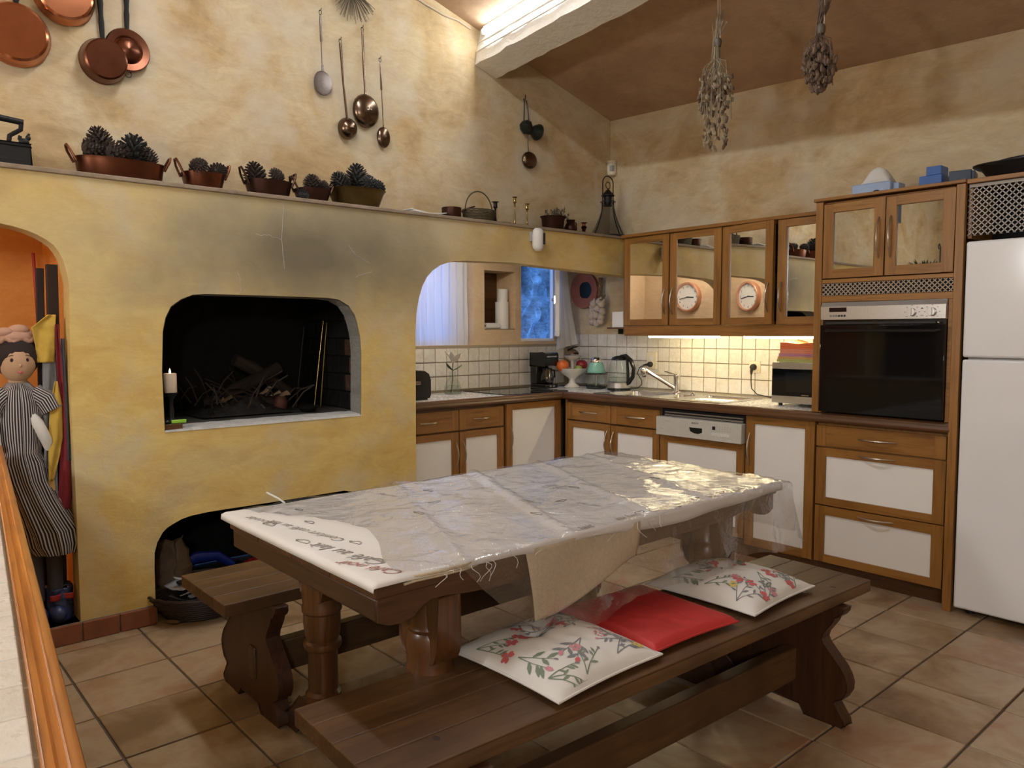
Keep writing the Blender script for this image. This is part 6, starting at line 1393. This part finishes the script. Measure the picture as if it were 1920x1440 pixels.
mb = MB(); mb.sph((.010, .0, 1.120), (.064, .067, .085), 24, 16); mb.ring((0, 0, 1.02), (0, 0, 1.07), .034, .036, 14); hd_ = mb.build('head', 'skin_cloth', o, angle=80)
mb = MB(); mb.sph((-.010, .0, 1.140), (.078, .084, .092), 22, 12); mb.build('hair', 'hair_dark', hd_, angle=80)
mb = MB(); mb.sph((-.025, .0, 1.222), (.075, .082, .036), 22, 10); mb.tube([(.055*math.cos(a)-.020, .078*math.sin(a), 1.212+.010*math.sin(a*9)) for a in [2*PI*q/40 for q in range(40)]], .013, 8, closed=True); mb.sph((.012, .01, 1.252), (.026, .04, .022), 12, 8); mb.sph((.02, -.04, 1.242), (.024, .032, .02), 12, 8); mb.build('cap', 'cap_pink', hd_, angle=80)
for sy in (-.026, .026):
    mb = MB(); mb.sph((.066, sy, 1.128), (.004, .0075, .0085), 10, 6); mb.build('eye', 'hair_dark', hd_); mb = MB(); mb.tube([(.064, sy-.012, 1.144), (.067, sy, 1.149), (.064, sy+.012, 1.144)], .0014, 5); mb.build('eyebrow', 'hair_dark', hd_)
mb = MB(); mb.sph((.073, 0, 1.106), (.005, .006, .008), 10, 6); mb.build('nose', 'skin_cloth', hd_); mb = MB(); mb.sph((.066, .0, 1.078), (.004, .010, .005), 10, 6); mb.build('mouth', 'print_red', hd_)
for sg in (-1, 1):
    mb = MB(); mb.tube([(0, sg*.055, .985), (.02, sg*.095, .955), (.03, sg*.115, .91)], [.045, .052, .046], 12); mb.uv = {i: ((i % 12)/12*2.2, i//12*.2) for i in range(len(mb.v))}; mb.build('sleeve', 'cotton_stripe', o, angle=80)
mb = MB(); mb.tube([(.035, .02, .915), (.055, .055, .86), (.05, .085, .79), (.035, .095, .75)], [.022, .024, .022, .016], 10); mb.build('arm', 'fabric_white', o)
mb = MB(); mb.tube([(.035, -.115, .915), (.05, -.10, .84), (.05, -.09, .77)], [.022, .023, .018], 10); mb.build('arm', 'fabric_white', o)
for dy in (.03, .10):
    mb = MB(); mb.tube([(.01, dy, .33), (.02, dy, .20), (.02, dy, .10)], [.030, .030, .028], 10); lg = mb.build('leg', 'towel_darkgrey', o); mb = MB(); mb.sph((.04, dy, .040), (.055, .036, .040), 14, 9); mb.build('shoe', 'shoe_blue', lg)
# glossy dark bag at her feet
o = thing('patent_bag', 'shiny dark blue bag on the niche step under the doll', 'bag', (-.11, -3.20, .085)); mb = MB(); mb.grid(20, 14, lambda u, v: (.05*math.sin(PI*u)*(1-.3*v)+.008*fbm((u*6, v*6, 1))+.03, -.06+.10*u, .005+.14*v)); mb.grid(10, 10, lambda u, v: (.03-.06*v, -.06+.10*u, .145+.012*fbm((u*5, v*5, 3)))); mb.build('pouch', 'shoe_blue', o, solid=.004)
mb = MB(); mb.grid(10, 4, lambda u, v: (.072+.006*math.sin(u*9), -.055+.09*u, .10+.025*v)); mb.build('trim', 'red_thing', o, solid=.003)
# ---- cloths and boards hung at the niche edge
def strip(name, label, cat, pts, mat, x, amp=.006, seed=0, group=None):
    """pts: (z, y0, y1) from top to bottom"""
    o = thing(name, label, cat, (0, 0, 0), 0, group); n = len(pts)-1
    def P(u, v):
        f = v*n; i = min(int(f), n-1); f -= i; z = lerp(pts[i][0], pts[i+1][0], f); a = lerp(pts[i][1], pts[i+1][1], f); b_ = lerp(pts[i][2], pts[i+1][2], f)
        return (x+amp*math.sin(u*6+v*4+seed)+amp*.7*fbm((u*3, v*6, seed)), lerp(a, b_, u), z)
    mb = MB(); mb.grid(14, 30, P); mb.build('cloth', mat, o, solid=.003, angle=80); return o
G_ = 'towels hung at the niche edge'
strip('kitchen_towel', 'yellow towel folded over at the top, hung beside the doll', 'towel', [(1.40, -3.215, -3.185), (1.345, -3.275, -3.188), (1.27, -3.262, -3.190), (1.20, -3.258, -3.195)], 'towel_yellow', -.06, .006, 1, G_)
strip('kitchen_towel', 'yellow pointed towel hanging low beside the burgundy one', 'towel', [(1.12, -3.200, -3.192), (1.02, -3.222, -3.178), (.88, -3.232, -3.180), (.80, -3.236, -3.195), (.70, -3.240, -3.222)], 'towel_yellow', -.045, .006, 3, G_)
strip('kitchen_towel', 'pale grey towel between the two yellow ones', 'towel', [(1.26, -3.236, -3.190), (1.15, -3.240, -3.188), (1.0, -3.245, -3.19), (.86, -3.245, -3.20), (.62, -3.262, -3.205), (.52, -3.225, -3.20)], 'towel_grey', -.068, .006, 5, G_)
strip('kitchen_towel', 'long burgundy towel hanging in the niche', 'towel', [(1.36, -3.190, -3.178), (1.2, -3.190, -3.170), (1.0, -3.186, -3.166), (.8, -3.190, -3.158), (.62, -3.205, -3.156), (.57, -3.205, -3.162)], 'towel_red', -.055, .006, 7, G_)
strip('kitchen_towel', 'narrow dark grey towel nearest the niche edge', 'towel', [(1.30, -3.172, -3.160), (1.1, -3.168, -3.156), (.9, -3.165, -3.154), (.78, -3.166, -3.154)], 'towel_darkgrey', -.045, .004, 9, G_)
strip('apron_tie', 'beige apron corner hanging below the towels', 'apron', [(.70, -3.262, -3.215), (.60, -3.266, -3.21), (.55, -3.24, -3.205), (.52, -3.222, -3.208), (.40, -3.222, -3.206), (.37, -3.218, -3.210)], 'towel_ochre', -.06, .004, 11)
mb = MB(); mb.box(-.150, -.125, -3.208, -3.165, .085, 1.615, Matrix.Rotation(-.012, 3, 'X')); tag(mb.build('leaning_board', 'wood_board', bevel=.002), 'tall dark board leaning inside the niche edge', 'board')
mb = MB(); mb.box(-.19, -.17, -3.245, -3.215, .085, 1.60, Matrix.Rotation(-.02, 3, 'X')); tag(mb.build('leaning_board', 'wood_board', bevel=.002), 'second narrower dark board standing behind the towels', 'board')
mb = MB(); mb.ring((-.60, -3.13, .09), (-.60, -3.165, 1.70), .007, .007, 10); tag(mb.build('broom_stick', 'red_thing'), 'thin dark red stick against the orange niche wall', 'stick')
emis('niche_glow', C_WARM, NICHE_LAMP)
o = thing('niche_bulb', 'bare bulb lighting the orange niche, left of the frame', 'lamp', (-.45, -3.95, 1.976)); mb = MB(); mb.ring((0, 0, 0), (0, 0, -.06), .02, .02, 12); mb.build('socket', 'plastic_white', o); mb = MB(); mb.sph((0, 0, -.095), .035, 14, 10); mb.build('bulb', 'niche_glow', o)
# ---- hearth
ZH = .889
o = thing('pillar_candle', 'lit cream pillar candle on a dark turned holder', 'candle', (-.125, -2.712, ZH)); mb = MB(); mb.lathe([(0, 0), (.042, 0), (.044, .008), (.020, .02), (.012, .035), (.015, .06), (.010, .09), (.012, .12), (.030, .145), (.032, .152), (0, .152)], (0, 0, 0), 22); mb.build('holder', 'iron_black', o, angle=50)
mb = MB(); mb.lathe([(0, .152), (.028, .152), (.029, .156), (.029, .240), (.026, .243), (.010, .236), (0, .236)], (0, 0, 0), 22); mb.build('wax', 'candle', o, angle=50)
emis('flame', (1.0, .62, .25), 22.0); mb = MB(); mb.lathe([(0, .238), (.004, .243), (.0045, .250), (.002, .260), (0, .266)], (0, 0, 0), 10); mb.build('flame', 'flame', o)
mb = MB(); mb.box(-.055, -.012, -2.777, -2.698, .878, .903); tag(mb.build('matchbox', 'wood_edge_y', bevel=.002), 'dark brown matchbox at the left corner of the hearth', 'matchbox')
o = thing('gas_lighter', 'green and black gas lighter lying on the matchbox', 'lighter', (-.035, -2.72, .912)); mb = MB(); mb.box(-.008, .008, -.022, .045, -.008, .008); mb.build('barrel', 'lighter_green', o, bevel=.003); mb = MB(); mb.sph((0, -.036, 0), (.010, .016, .010), 12, 8); mb.build('head', 'plastic_black', o)
rnd = random.Random(8)
mb0 = MB(); mb0.tube([(-.20, 0, 0), (-.08, .006, .012), (.06, -.004, .006), (.22, .002, 0)], [.036, .042, .038, .033], 10); lm = mb0.mesh('firewood_log', 'wood_log')
for k, (x, y, z, rz, ry, s) in enumerate(((-.50, -2.22, .93, 1.3, .05, 1.0), (-.56, -2.14, .95, 1.8, .1, 1.1), (-.50, -2.20, 1.02, 1.45, -.5, 1.0), (-.52, -2.10, 1.08, 1.6, .55, .9))):
    ob = obj('firewood_log', lm, None, loc=(x, y, z), rot=(0, ry, rz)); ob.scale = (s,)*3; tag(ob, ('charred log lying at the front of the hearth pile', 'charred log lying at the back of the hearth pile', 'charred log slanting up on the hearth pile', 'topmost charred log on the hearth pile')[k], 'log', 'logs in the hearth')
o = thing('ash_heap', 'heap of ash, twigs and crumpled paper in the hearth', 'ash', (-.42, -2.30, ZH)); mb = MB()
mb.grid(24, 24, lambda u, v: (-.16+.32*u, -.22+.50*v, .004+.07*math.sin(PI*u)*math.sin(PI*v)*(1+.7*fbm((u*7, v*7, 2))))); mb.build('ash', 'ash_dark', o, angle=20)
mb = MB()
for q in range(40): p = Vector((rnd.uniform(-.15, .2), rnd.uniform(-.28, .3), rnd.uniform(.02, .10))); d = Vector((rnd.uniform(-.12, .12), rnd.uniform(-.16, .16), rnd.uniform(0, .18))); mb.tube([p, p+d*.5+Vector((0, 0, .02)), p+d], .004, 5)
mb.build('twigs', 'wood_log', o)['kind'] = 'stuff'
mb = MB()
for q in range(5): p = Vector((rnd.uniform(.02, .18), rnd.uniform(-.2, .25), rnd.uniform(.03, .12))); mb.grid(2, 2, lambda u, v: p+Vector((.05*(v-.5), .05*(u-.5), .04*rnd.random()*u)))
mb.build('paper_scraps', 'straw', o)['kind'] = 'stuff'
o = thing('firedog', 'curled wrought iron firedog in front of the ash', 'firedog', (-.30, -2.46, ZH)); mb = MB(); mb.tube([(0, 0, .0), (0, 0, .08), (0, .0, .10), (0, .015, .125), (0, .04, .13), (0, .05, .112), (0, .04, .10)], .006, 6).tube([(0, 0, .05), (-.12, .02, .05), (-.2, .02, .0)], .007, 6).tube([(0, -.03, 0), (0, 0, .03), (0, .03, 0)], .006, 6); mb.build('frame', 'iron_black', o)
o = thing('terracotta_pot', 'small reddish pot at the right of the hearth pile', 'pot', (-.38, -2.055, ZH)); mb = MB(); mb.lathe([(0, 0), (.025, 0), (.036, .02), (.038, .05), (.028, .08), (.024, .084), (.0, .07)], (0, 0, 0), 16); mb.build('body', 'pot_dark', o)
o = thing('ash_bowl', 'flat black iron bowl on the hearth stone', 'bowl', (-.25, -1.955, ZH)); mb = MB(); mb.lathe([(0, 0), (.035, 0), (.055, .018), (.058, .028), (.053, .026), (.03, .006), (0, .006)], (0, 0, 0), 20); mb.build('dish', 'iron_black', o)
for k, (a, b_, mt, lb) in enumerate((((-.50, -1.905, ZH), (-.50, -1.845, 1.345), 'iron_black', 'thin dark fire poker standing on the left'), ((-.50, -1.790, ZH), (-.50, -1.722, 1.385), 'brass', 'brass fire iron standing in the right of the hearth'), ((-.46, -1.770, ZH), (-.47, -1.716, 1.372), 'brass_old', 'darker fire iron beside the brass one'))):
    o = thing('fire_poker', lb, 'poker', a, 0, 'fire irons in the hearth'); mb = MB(); d = Vector(b_)-Vector(a); mb.ring((0, 0, 0), d, .0055, .0055, 10); mb.build('rod', mt, o); mb = MB(); mb.sph(d, (.009, .009, .012), 10, 7); mb.build('knob', mt, o)
# ---- wood store contents
o = thing('wicker_log_basket', 'low dark basket of papers under the hearth arch', 'basket', (-.02, -2.625, .001)); mb = MB()
for k in range(10): mb.tube([((.15+.010*k)*math.cos(t)*(1+.015*(-1)**(i+k)), (.175+.0085*k)*math.sin(t)*(1+.015*(-1)**(i+k)), .010+.0125*k) for i, t in enumerate([2*PI*q/44 for q in range(44)])], .0075, 5, closed=True)
mb.build('weave', 'wood_board', o)['kind'] = 'stuff'
mb = MB(); mb.lathe([(0, .004), (.15, .004), (.15, .012), (0, .012)], (0, 0, 0), 24, sy=1.15); mb.build('base', 'wood_board', o)
P_ = 'papers in the log basket'
for k in range(9):
    w_ = rnd.uniform(.12, .20); a = rnd.uniform(-.6, .6); zz = .06+.012*k; mt = ('paper_grey', 'fabric_white', 'paper_grey', 'ink_dark')[k % 4]
    mb = MB(); mb.grid(10, 6, lambda u, v: (-w_/2+w_*u, -.10+.20*v, .05*(u-.4)**2+.02*math.sin(v*4+k)+.004*fbm((u*4, v*4, k)))); ob = mb.build('newspaper', mt, None, solid=.003, loc=(-.02+rnd.uniform(-.03, .05), -2.635+rnd.uniform(-.05, .06), zz), rot=(rnd.uniform(-.15, .15), rnd.uniform(-.2, .15), a)); tag(ob, 'folded %s in the low dark basket, %s of the stack' % (('grey newspaper', 'white sheet', 'grey newspaper', 'black printed sheet')[k % 4], ('bottom', 'second', 'third', 'fourth', 'fifth', 'sixth', 'seventh', 'eighth', 'topmost')[k]), 'newspaper', P_)
o = thing('paper_bag', 'crumpled brown paper bag in the wood store', 'bag', (-.24, -2.70, .10)); mb = MB(); mb.grid(20, 12, lambda u, v: ((.09*math.cos(2*PI*u))*(1-.35*v)+.02*fbm((u*6, v*4, 1)), (.10*math.sin(2*PI*u))*(1-.45*v)+.02*fbm((u*6, v*4, 7)), .20*v+.03*math.sin(u*9)*v)); mb.build('bag', 'bag_brown', o, solid=.003, angle=25)
o = thing('blue_bag', 'shiny blue plastic tool in the wood store', 'tool', (-.30, -2.52, .12)); mb = MB(); mb.tube([(0, -.12, .03), (0, -.04, .06), (.02, .06, .055), (.05, .13, .0)], [.035, .040, .034, .024], 12, flat=.7); mb.build('shell', 'bag_blue', o)
mb = MB(); mb.box(-.38, -.16, -2.80, -2.30, .001, .10); tag(mb.build('storage_crate', 'wood_board', bevel=.004), 'dark crate at the back of the wood store', 'crate')
mb = MB(); mb.grid(10, 8, lambda u, v: (-.26+.10*v, -2.36+.14*u, .115+.03*math.sin(PI*u)*math.sin(PI*v)+.01*fbm((u*5, v*5, 1)))); tag(mb.build('red_net', 'red_thing', solid=.004), 'red net bag in the wood store', 'bag')
o = thing('wire_rack', 'bent grey wire rack in the wood store', 'rack', (-.24, -2.235, .101)); mb = MB()
for q in range(5): mb.tube([(-.06+.03*q, -.05, .0), (-.06+.03*q, -.045, .11), (-.06+.03*q, .03, .115), (-.06+.03*q, .05, .0)], .003, 5)
mb.build('wires', 'steel_brushed', o)
o = thing('straw_basket', 'coarse plaited straw basket behind the far bench', 'basket', (-.20, -2.06, .001)); mb = MB()
for k in range(13): mb.tube([((.11+.03*math.sin(PI*k/14))*math.cos(t)*(1+.03*(-1)**(i+k)), (.12+.03*math.sin(PI*k/14))*math.sin(t)*(1+.03*(-1)**(i+k)), .012+.019*k) for i, t in enumerate([2*PI*q/30 for q in range(30)])], .011, 5, closed=True)
mb.build('plait', 'wicker_straw', o)['kind'] = 'stuff'
mb = MB(); mb.tube([(.02, -2.815, .004), (.06, -2.80, .012), (.09, -2.775, .012)], [.006, .010, .007], 6); tag(mb.build('kindling_stick', 'straw'), 'short stick lying at the foot of the fireplace wall', 'stick')
# ---- half wall with tiled top in the left foreground
ba = math.radians(-6.19)
o = bpy.data.objects.new('wall_bar', None); COL.objects.link(o); o.location = (.0, -3.403, 0); o.rotation_euler = (0, 0, ba); struct(o)
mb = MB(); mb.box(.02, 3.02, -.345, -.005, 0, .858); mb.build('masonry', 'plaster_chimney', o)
mb = MB(); mb.box(.02, 3.02, -.345, -.036, .858, .866); mb.build('mortar', 'grout_wall', o)
mb = MB(); mb.prism([(-.040, .845), (.000, .845), (.001, .862), (-.002, .873), (-.008, .877), (-.016, .8765), (-.019, .872), (-.024, .8715), (-.028, .876), (-.038, .876), (-.040, .870)], 0, .02, 3.03); mb.build('wood_edge', 'wood_rail', o, bevel=.002, angle=40)
mt = MB(); mt.box(-.0482, .0482, -.0482, .0482, -.006, .001); bt = mt.mesh('bar_tile', 'tile_bar', False)
c0 = math.cos(ba)
for i in range(30):
    for k in range(3): obj('bar_tile', bt, o, bevel=.002, loc=(.0715+.1*i, -.0935-.1*k, .870+random.uniform(-.0006, .0006)), rot=(random.uniform(-.006, .006), random.uniform(-.006, .006), random.uniform(-.006, .006)))
# ---- far end of the room: what the mirrors show, and the lamp that lights it
o = thing('oak_armoire', 'dark oak armoire against the far left wall, seen in the mirrors', 'armoire', (.26, -5.35, 0)); mb = MB(); mb.box(-.24, .24, -.55, .55, .08, 1.84); mb.build('carcass', 'wood_edge_y', o, bevel=.004)
mb = MB(); mb.box(-.25, .27, -.58, .58, 1.84, 1.90).box(-.25, .26, -.57, .57, 0, .08); mb.each('cornice', 'wood_edge_y', o, bevel=.008)
for sg in (-1, 1):
    mb = MB(); mb.box(.24, .262, min(sg*.02, sg*.53), max(sg*.02, sg*.53), .12, 1.80); d_ = mb.build('door', 'wood_edge_y', o, bevel=.003); mb = MB(); mb.box(.262, .27, min(sg*.09, sg*.46), max(sg*.09, sg*.46), .95, 1.70).box(.262, .27, min(sg*.09, sg*.46), max(sg*.09, sg*.46), .20, .85); mb.each('raised_panel', 'wood_dark_y', d_, bevel=.004)
    mb = MB(); mb.sph((.275, sg*.06, .95), .014); mb.build('knob', 'brass', d_)
o = thing('plant_bowl', 'white bowl of trailing green leaves on the armoire', 'plant', (.22, -5.20, 1.90)); mb = MB(); mb.lathe([(0, 0), (.05, 0), (.09, .05), (.10, .09), (.095, .09), (.04, .01), (0, .01)], (0, 0, 0), 22); mb.build('bowl', 'ceramic_white', o)
mb = MB()
for q in range(60): a = rnd.random()*2*PI; petal(mb, (.05*math.cos(a), .05*math.sin(a), .08), (math.cos(a), math.sin(a), rnd.uniform(-.1, .8)), (0, 0, 1), rnd.uniform(.08, .18), .03)
mb.build('leaves', 'leaf_green', o)['kind'] = 'stuff'
o = thing('iron_candelabra', 'scrolled black iron candelabra on the armoire', 'candelabra', (.22, -5.62, 1.90)); mb = MB(); mb.lathe([(0, 0), (.06, 0), (.05, .01), (.008, .02), (.008, .36), (0, .37)], (0, 0, 0), 14)
for a in (0, 2.1, 4.2): mb.tube([(0, 0, .06), (.06*math.cos(a), .06*math.sin(a), .04), (.11*math.cos(a), .11*math.sin(a), .08), (.09*math.cos(a), .09*math.sin(a), .11)], .007, 6)
mb.tube([(0, 0, .36), (0, .03, .40), (0, .06, .37), (0, .04, .34)], .007, 6); mb.build('iron_work', 'iron_black', o)
mb = MB(); mb.box(-.32, -.27, -5.75, -5.25, 2.60, 2.95); tag(mb.build('wall_speaker', 'blue_dark', bevel=.01), 'dark panel high on the wall behind, seen in the mirrors', 'panel')
emis('room_glow', C_ROOM, ROOM_LAMP); emis('room_glow_near', C_NEAR, NEAR_LAMP)
o = thing('globe_pendant', 'white globe pendant lamp hanging beyond the tiled half wall', 'lamp', (1.4, -5.52, 2.05)); mb = MB(); mb.sph((0, 0, 0), .16, 22, 14); mb.build('globe', 'room_glow', o); mb = MB(); mb.ring((0, 0, .16), (0, 0, ceil_z(1.4, -5.52)-2.05), .006, .006, 8); mb.build('cord', 'rubber_black', o); mb = MB(); mb.ring((0, 0, .15), (0, 0, .20), .04, .03, 14); mb.build('cap', 'steel', o)

o = thing('globe_pendant', 'second white globe pendant lamp hanging behind the camera', 'lamp', (5.2, -5.0, 2.15)); mb = MB(); mb.sph((0, 0, 0), .16, 22, 14); mb.build('globe', 'room_glow_near', o); mb = MB(); mb.ring((0, 0, .16), (0, 0, ceil_z(5.2, -5.0)-2.15), .006, .006, 8); mb.build('cord', 'rubber_black', o); mb = MB(); mb.ring((0, 0, .15), (0, 0, .20), .04, .03, 14); mb.build('cap', 'steel', o)
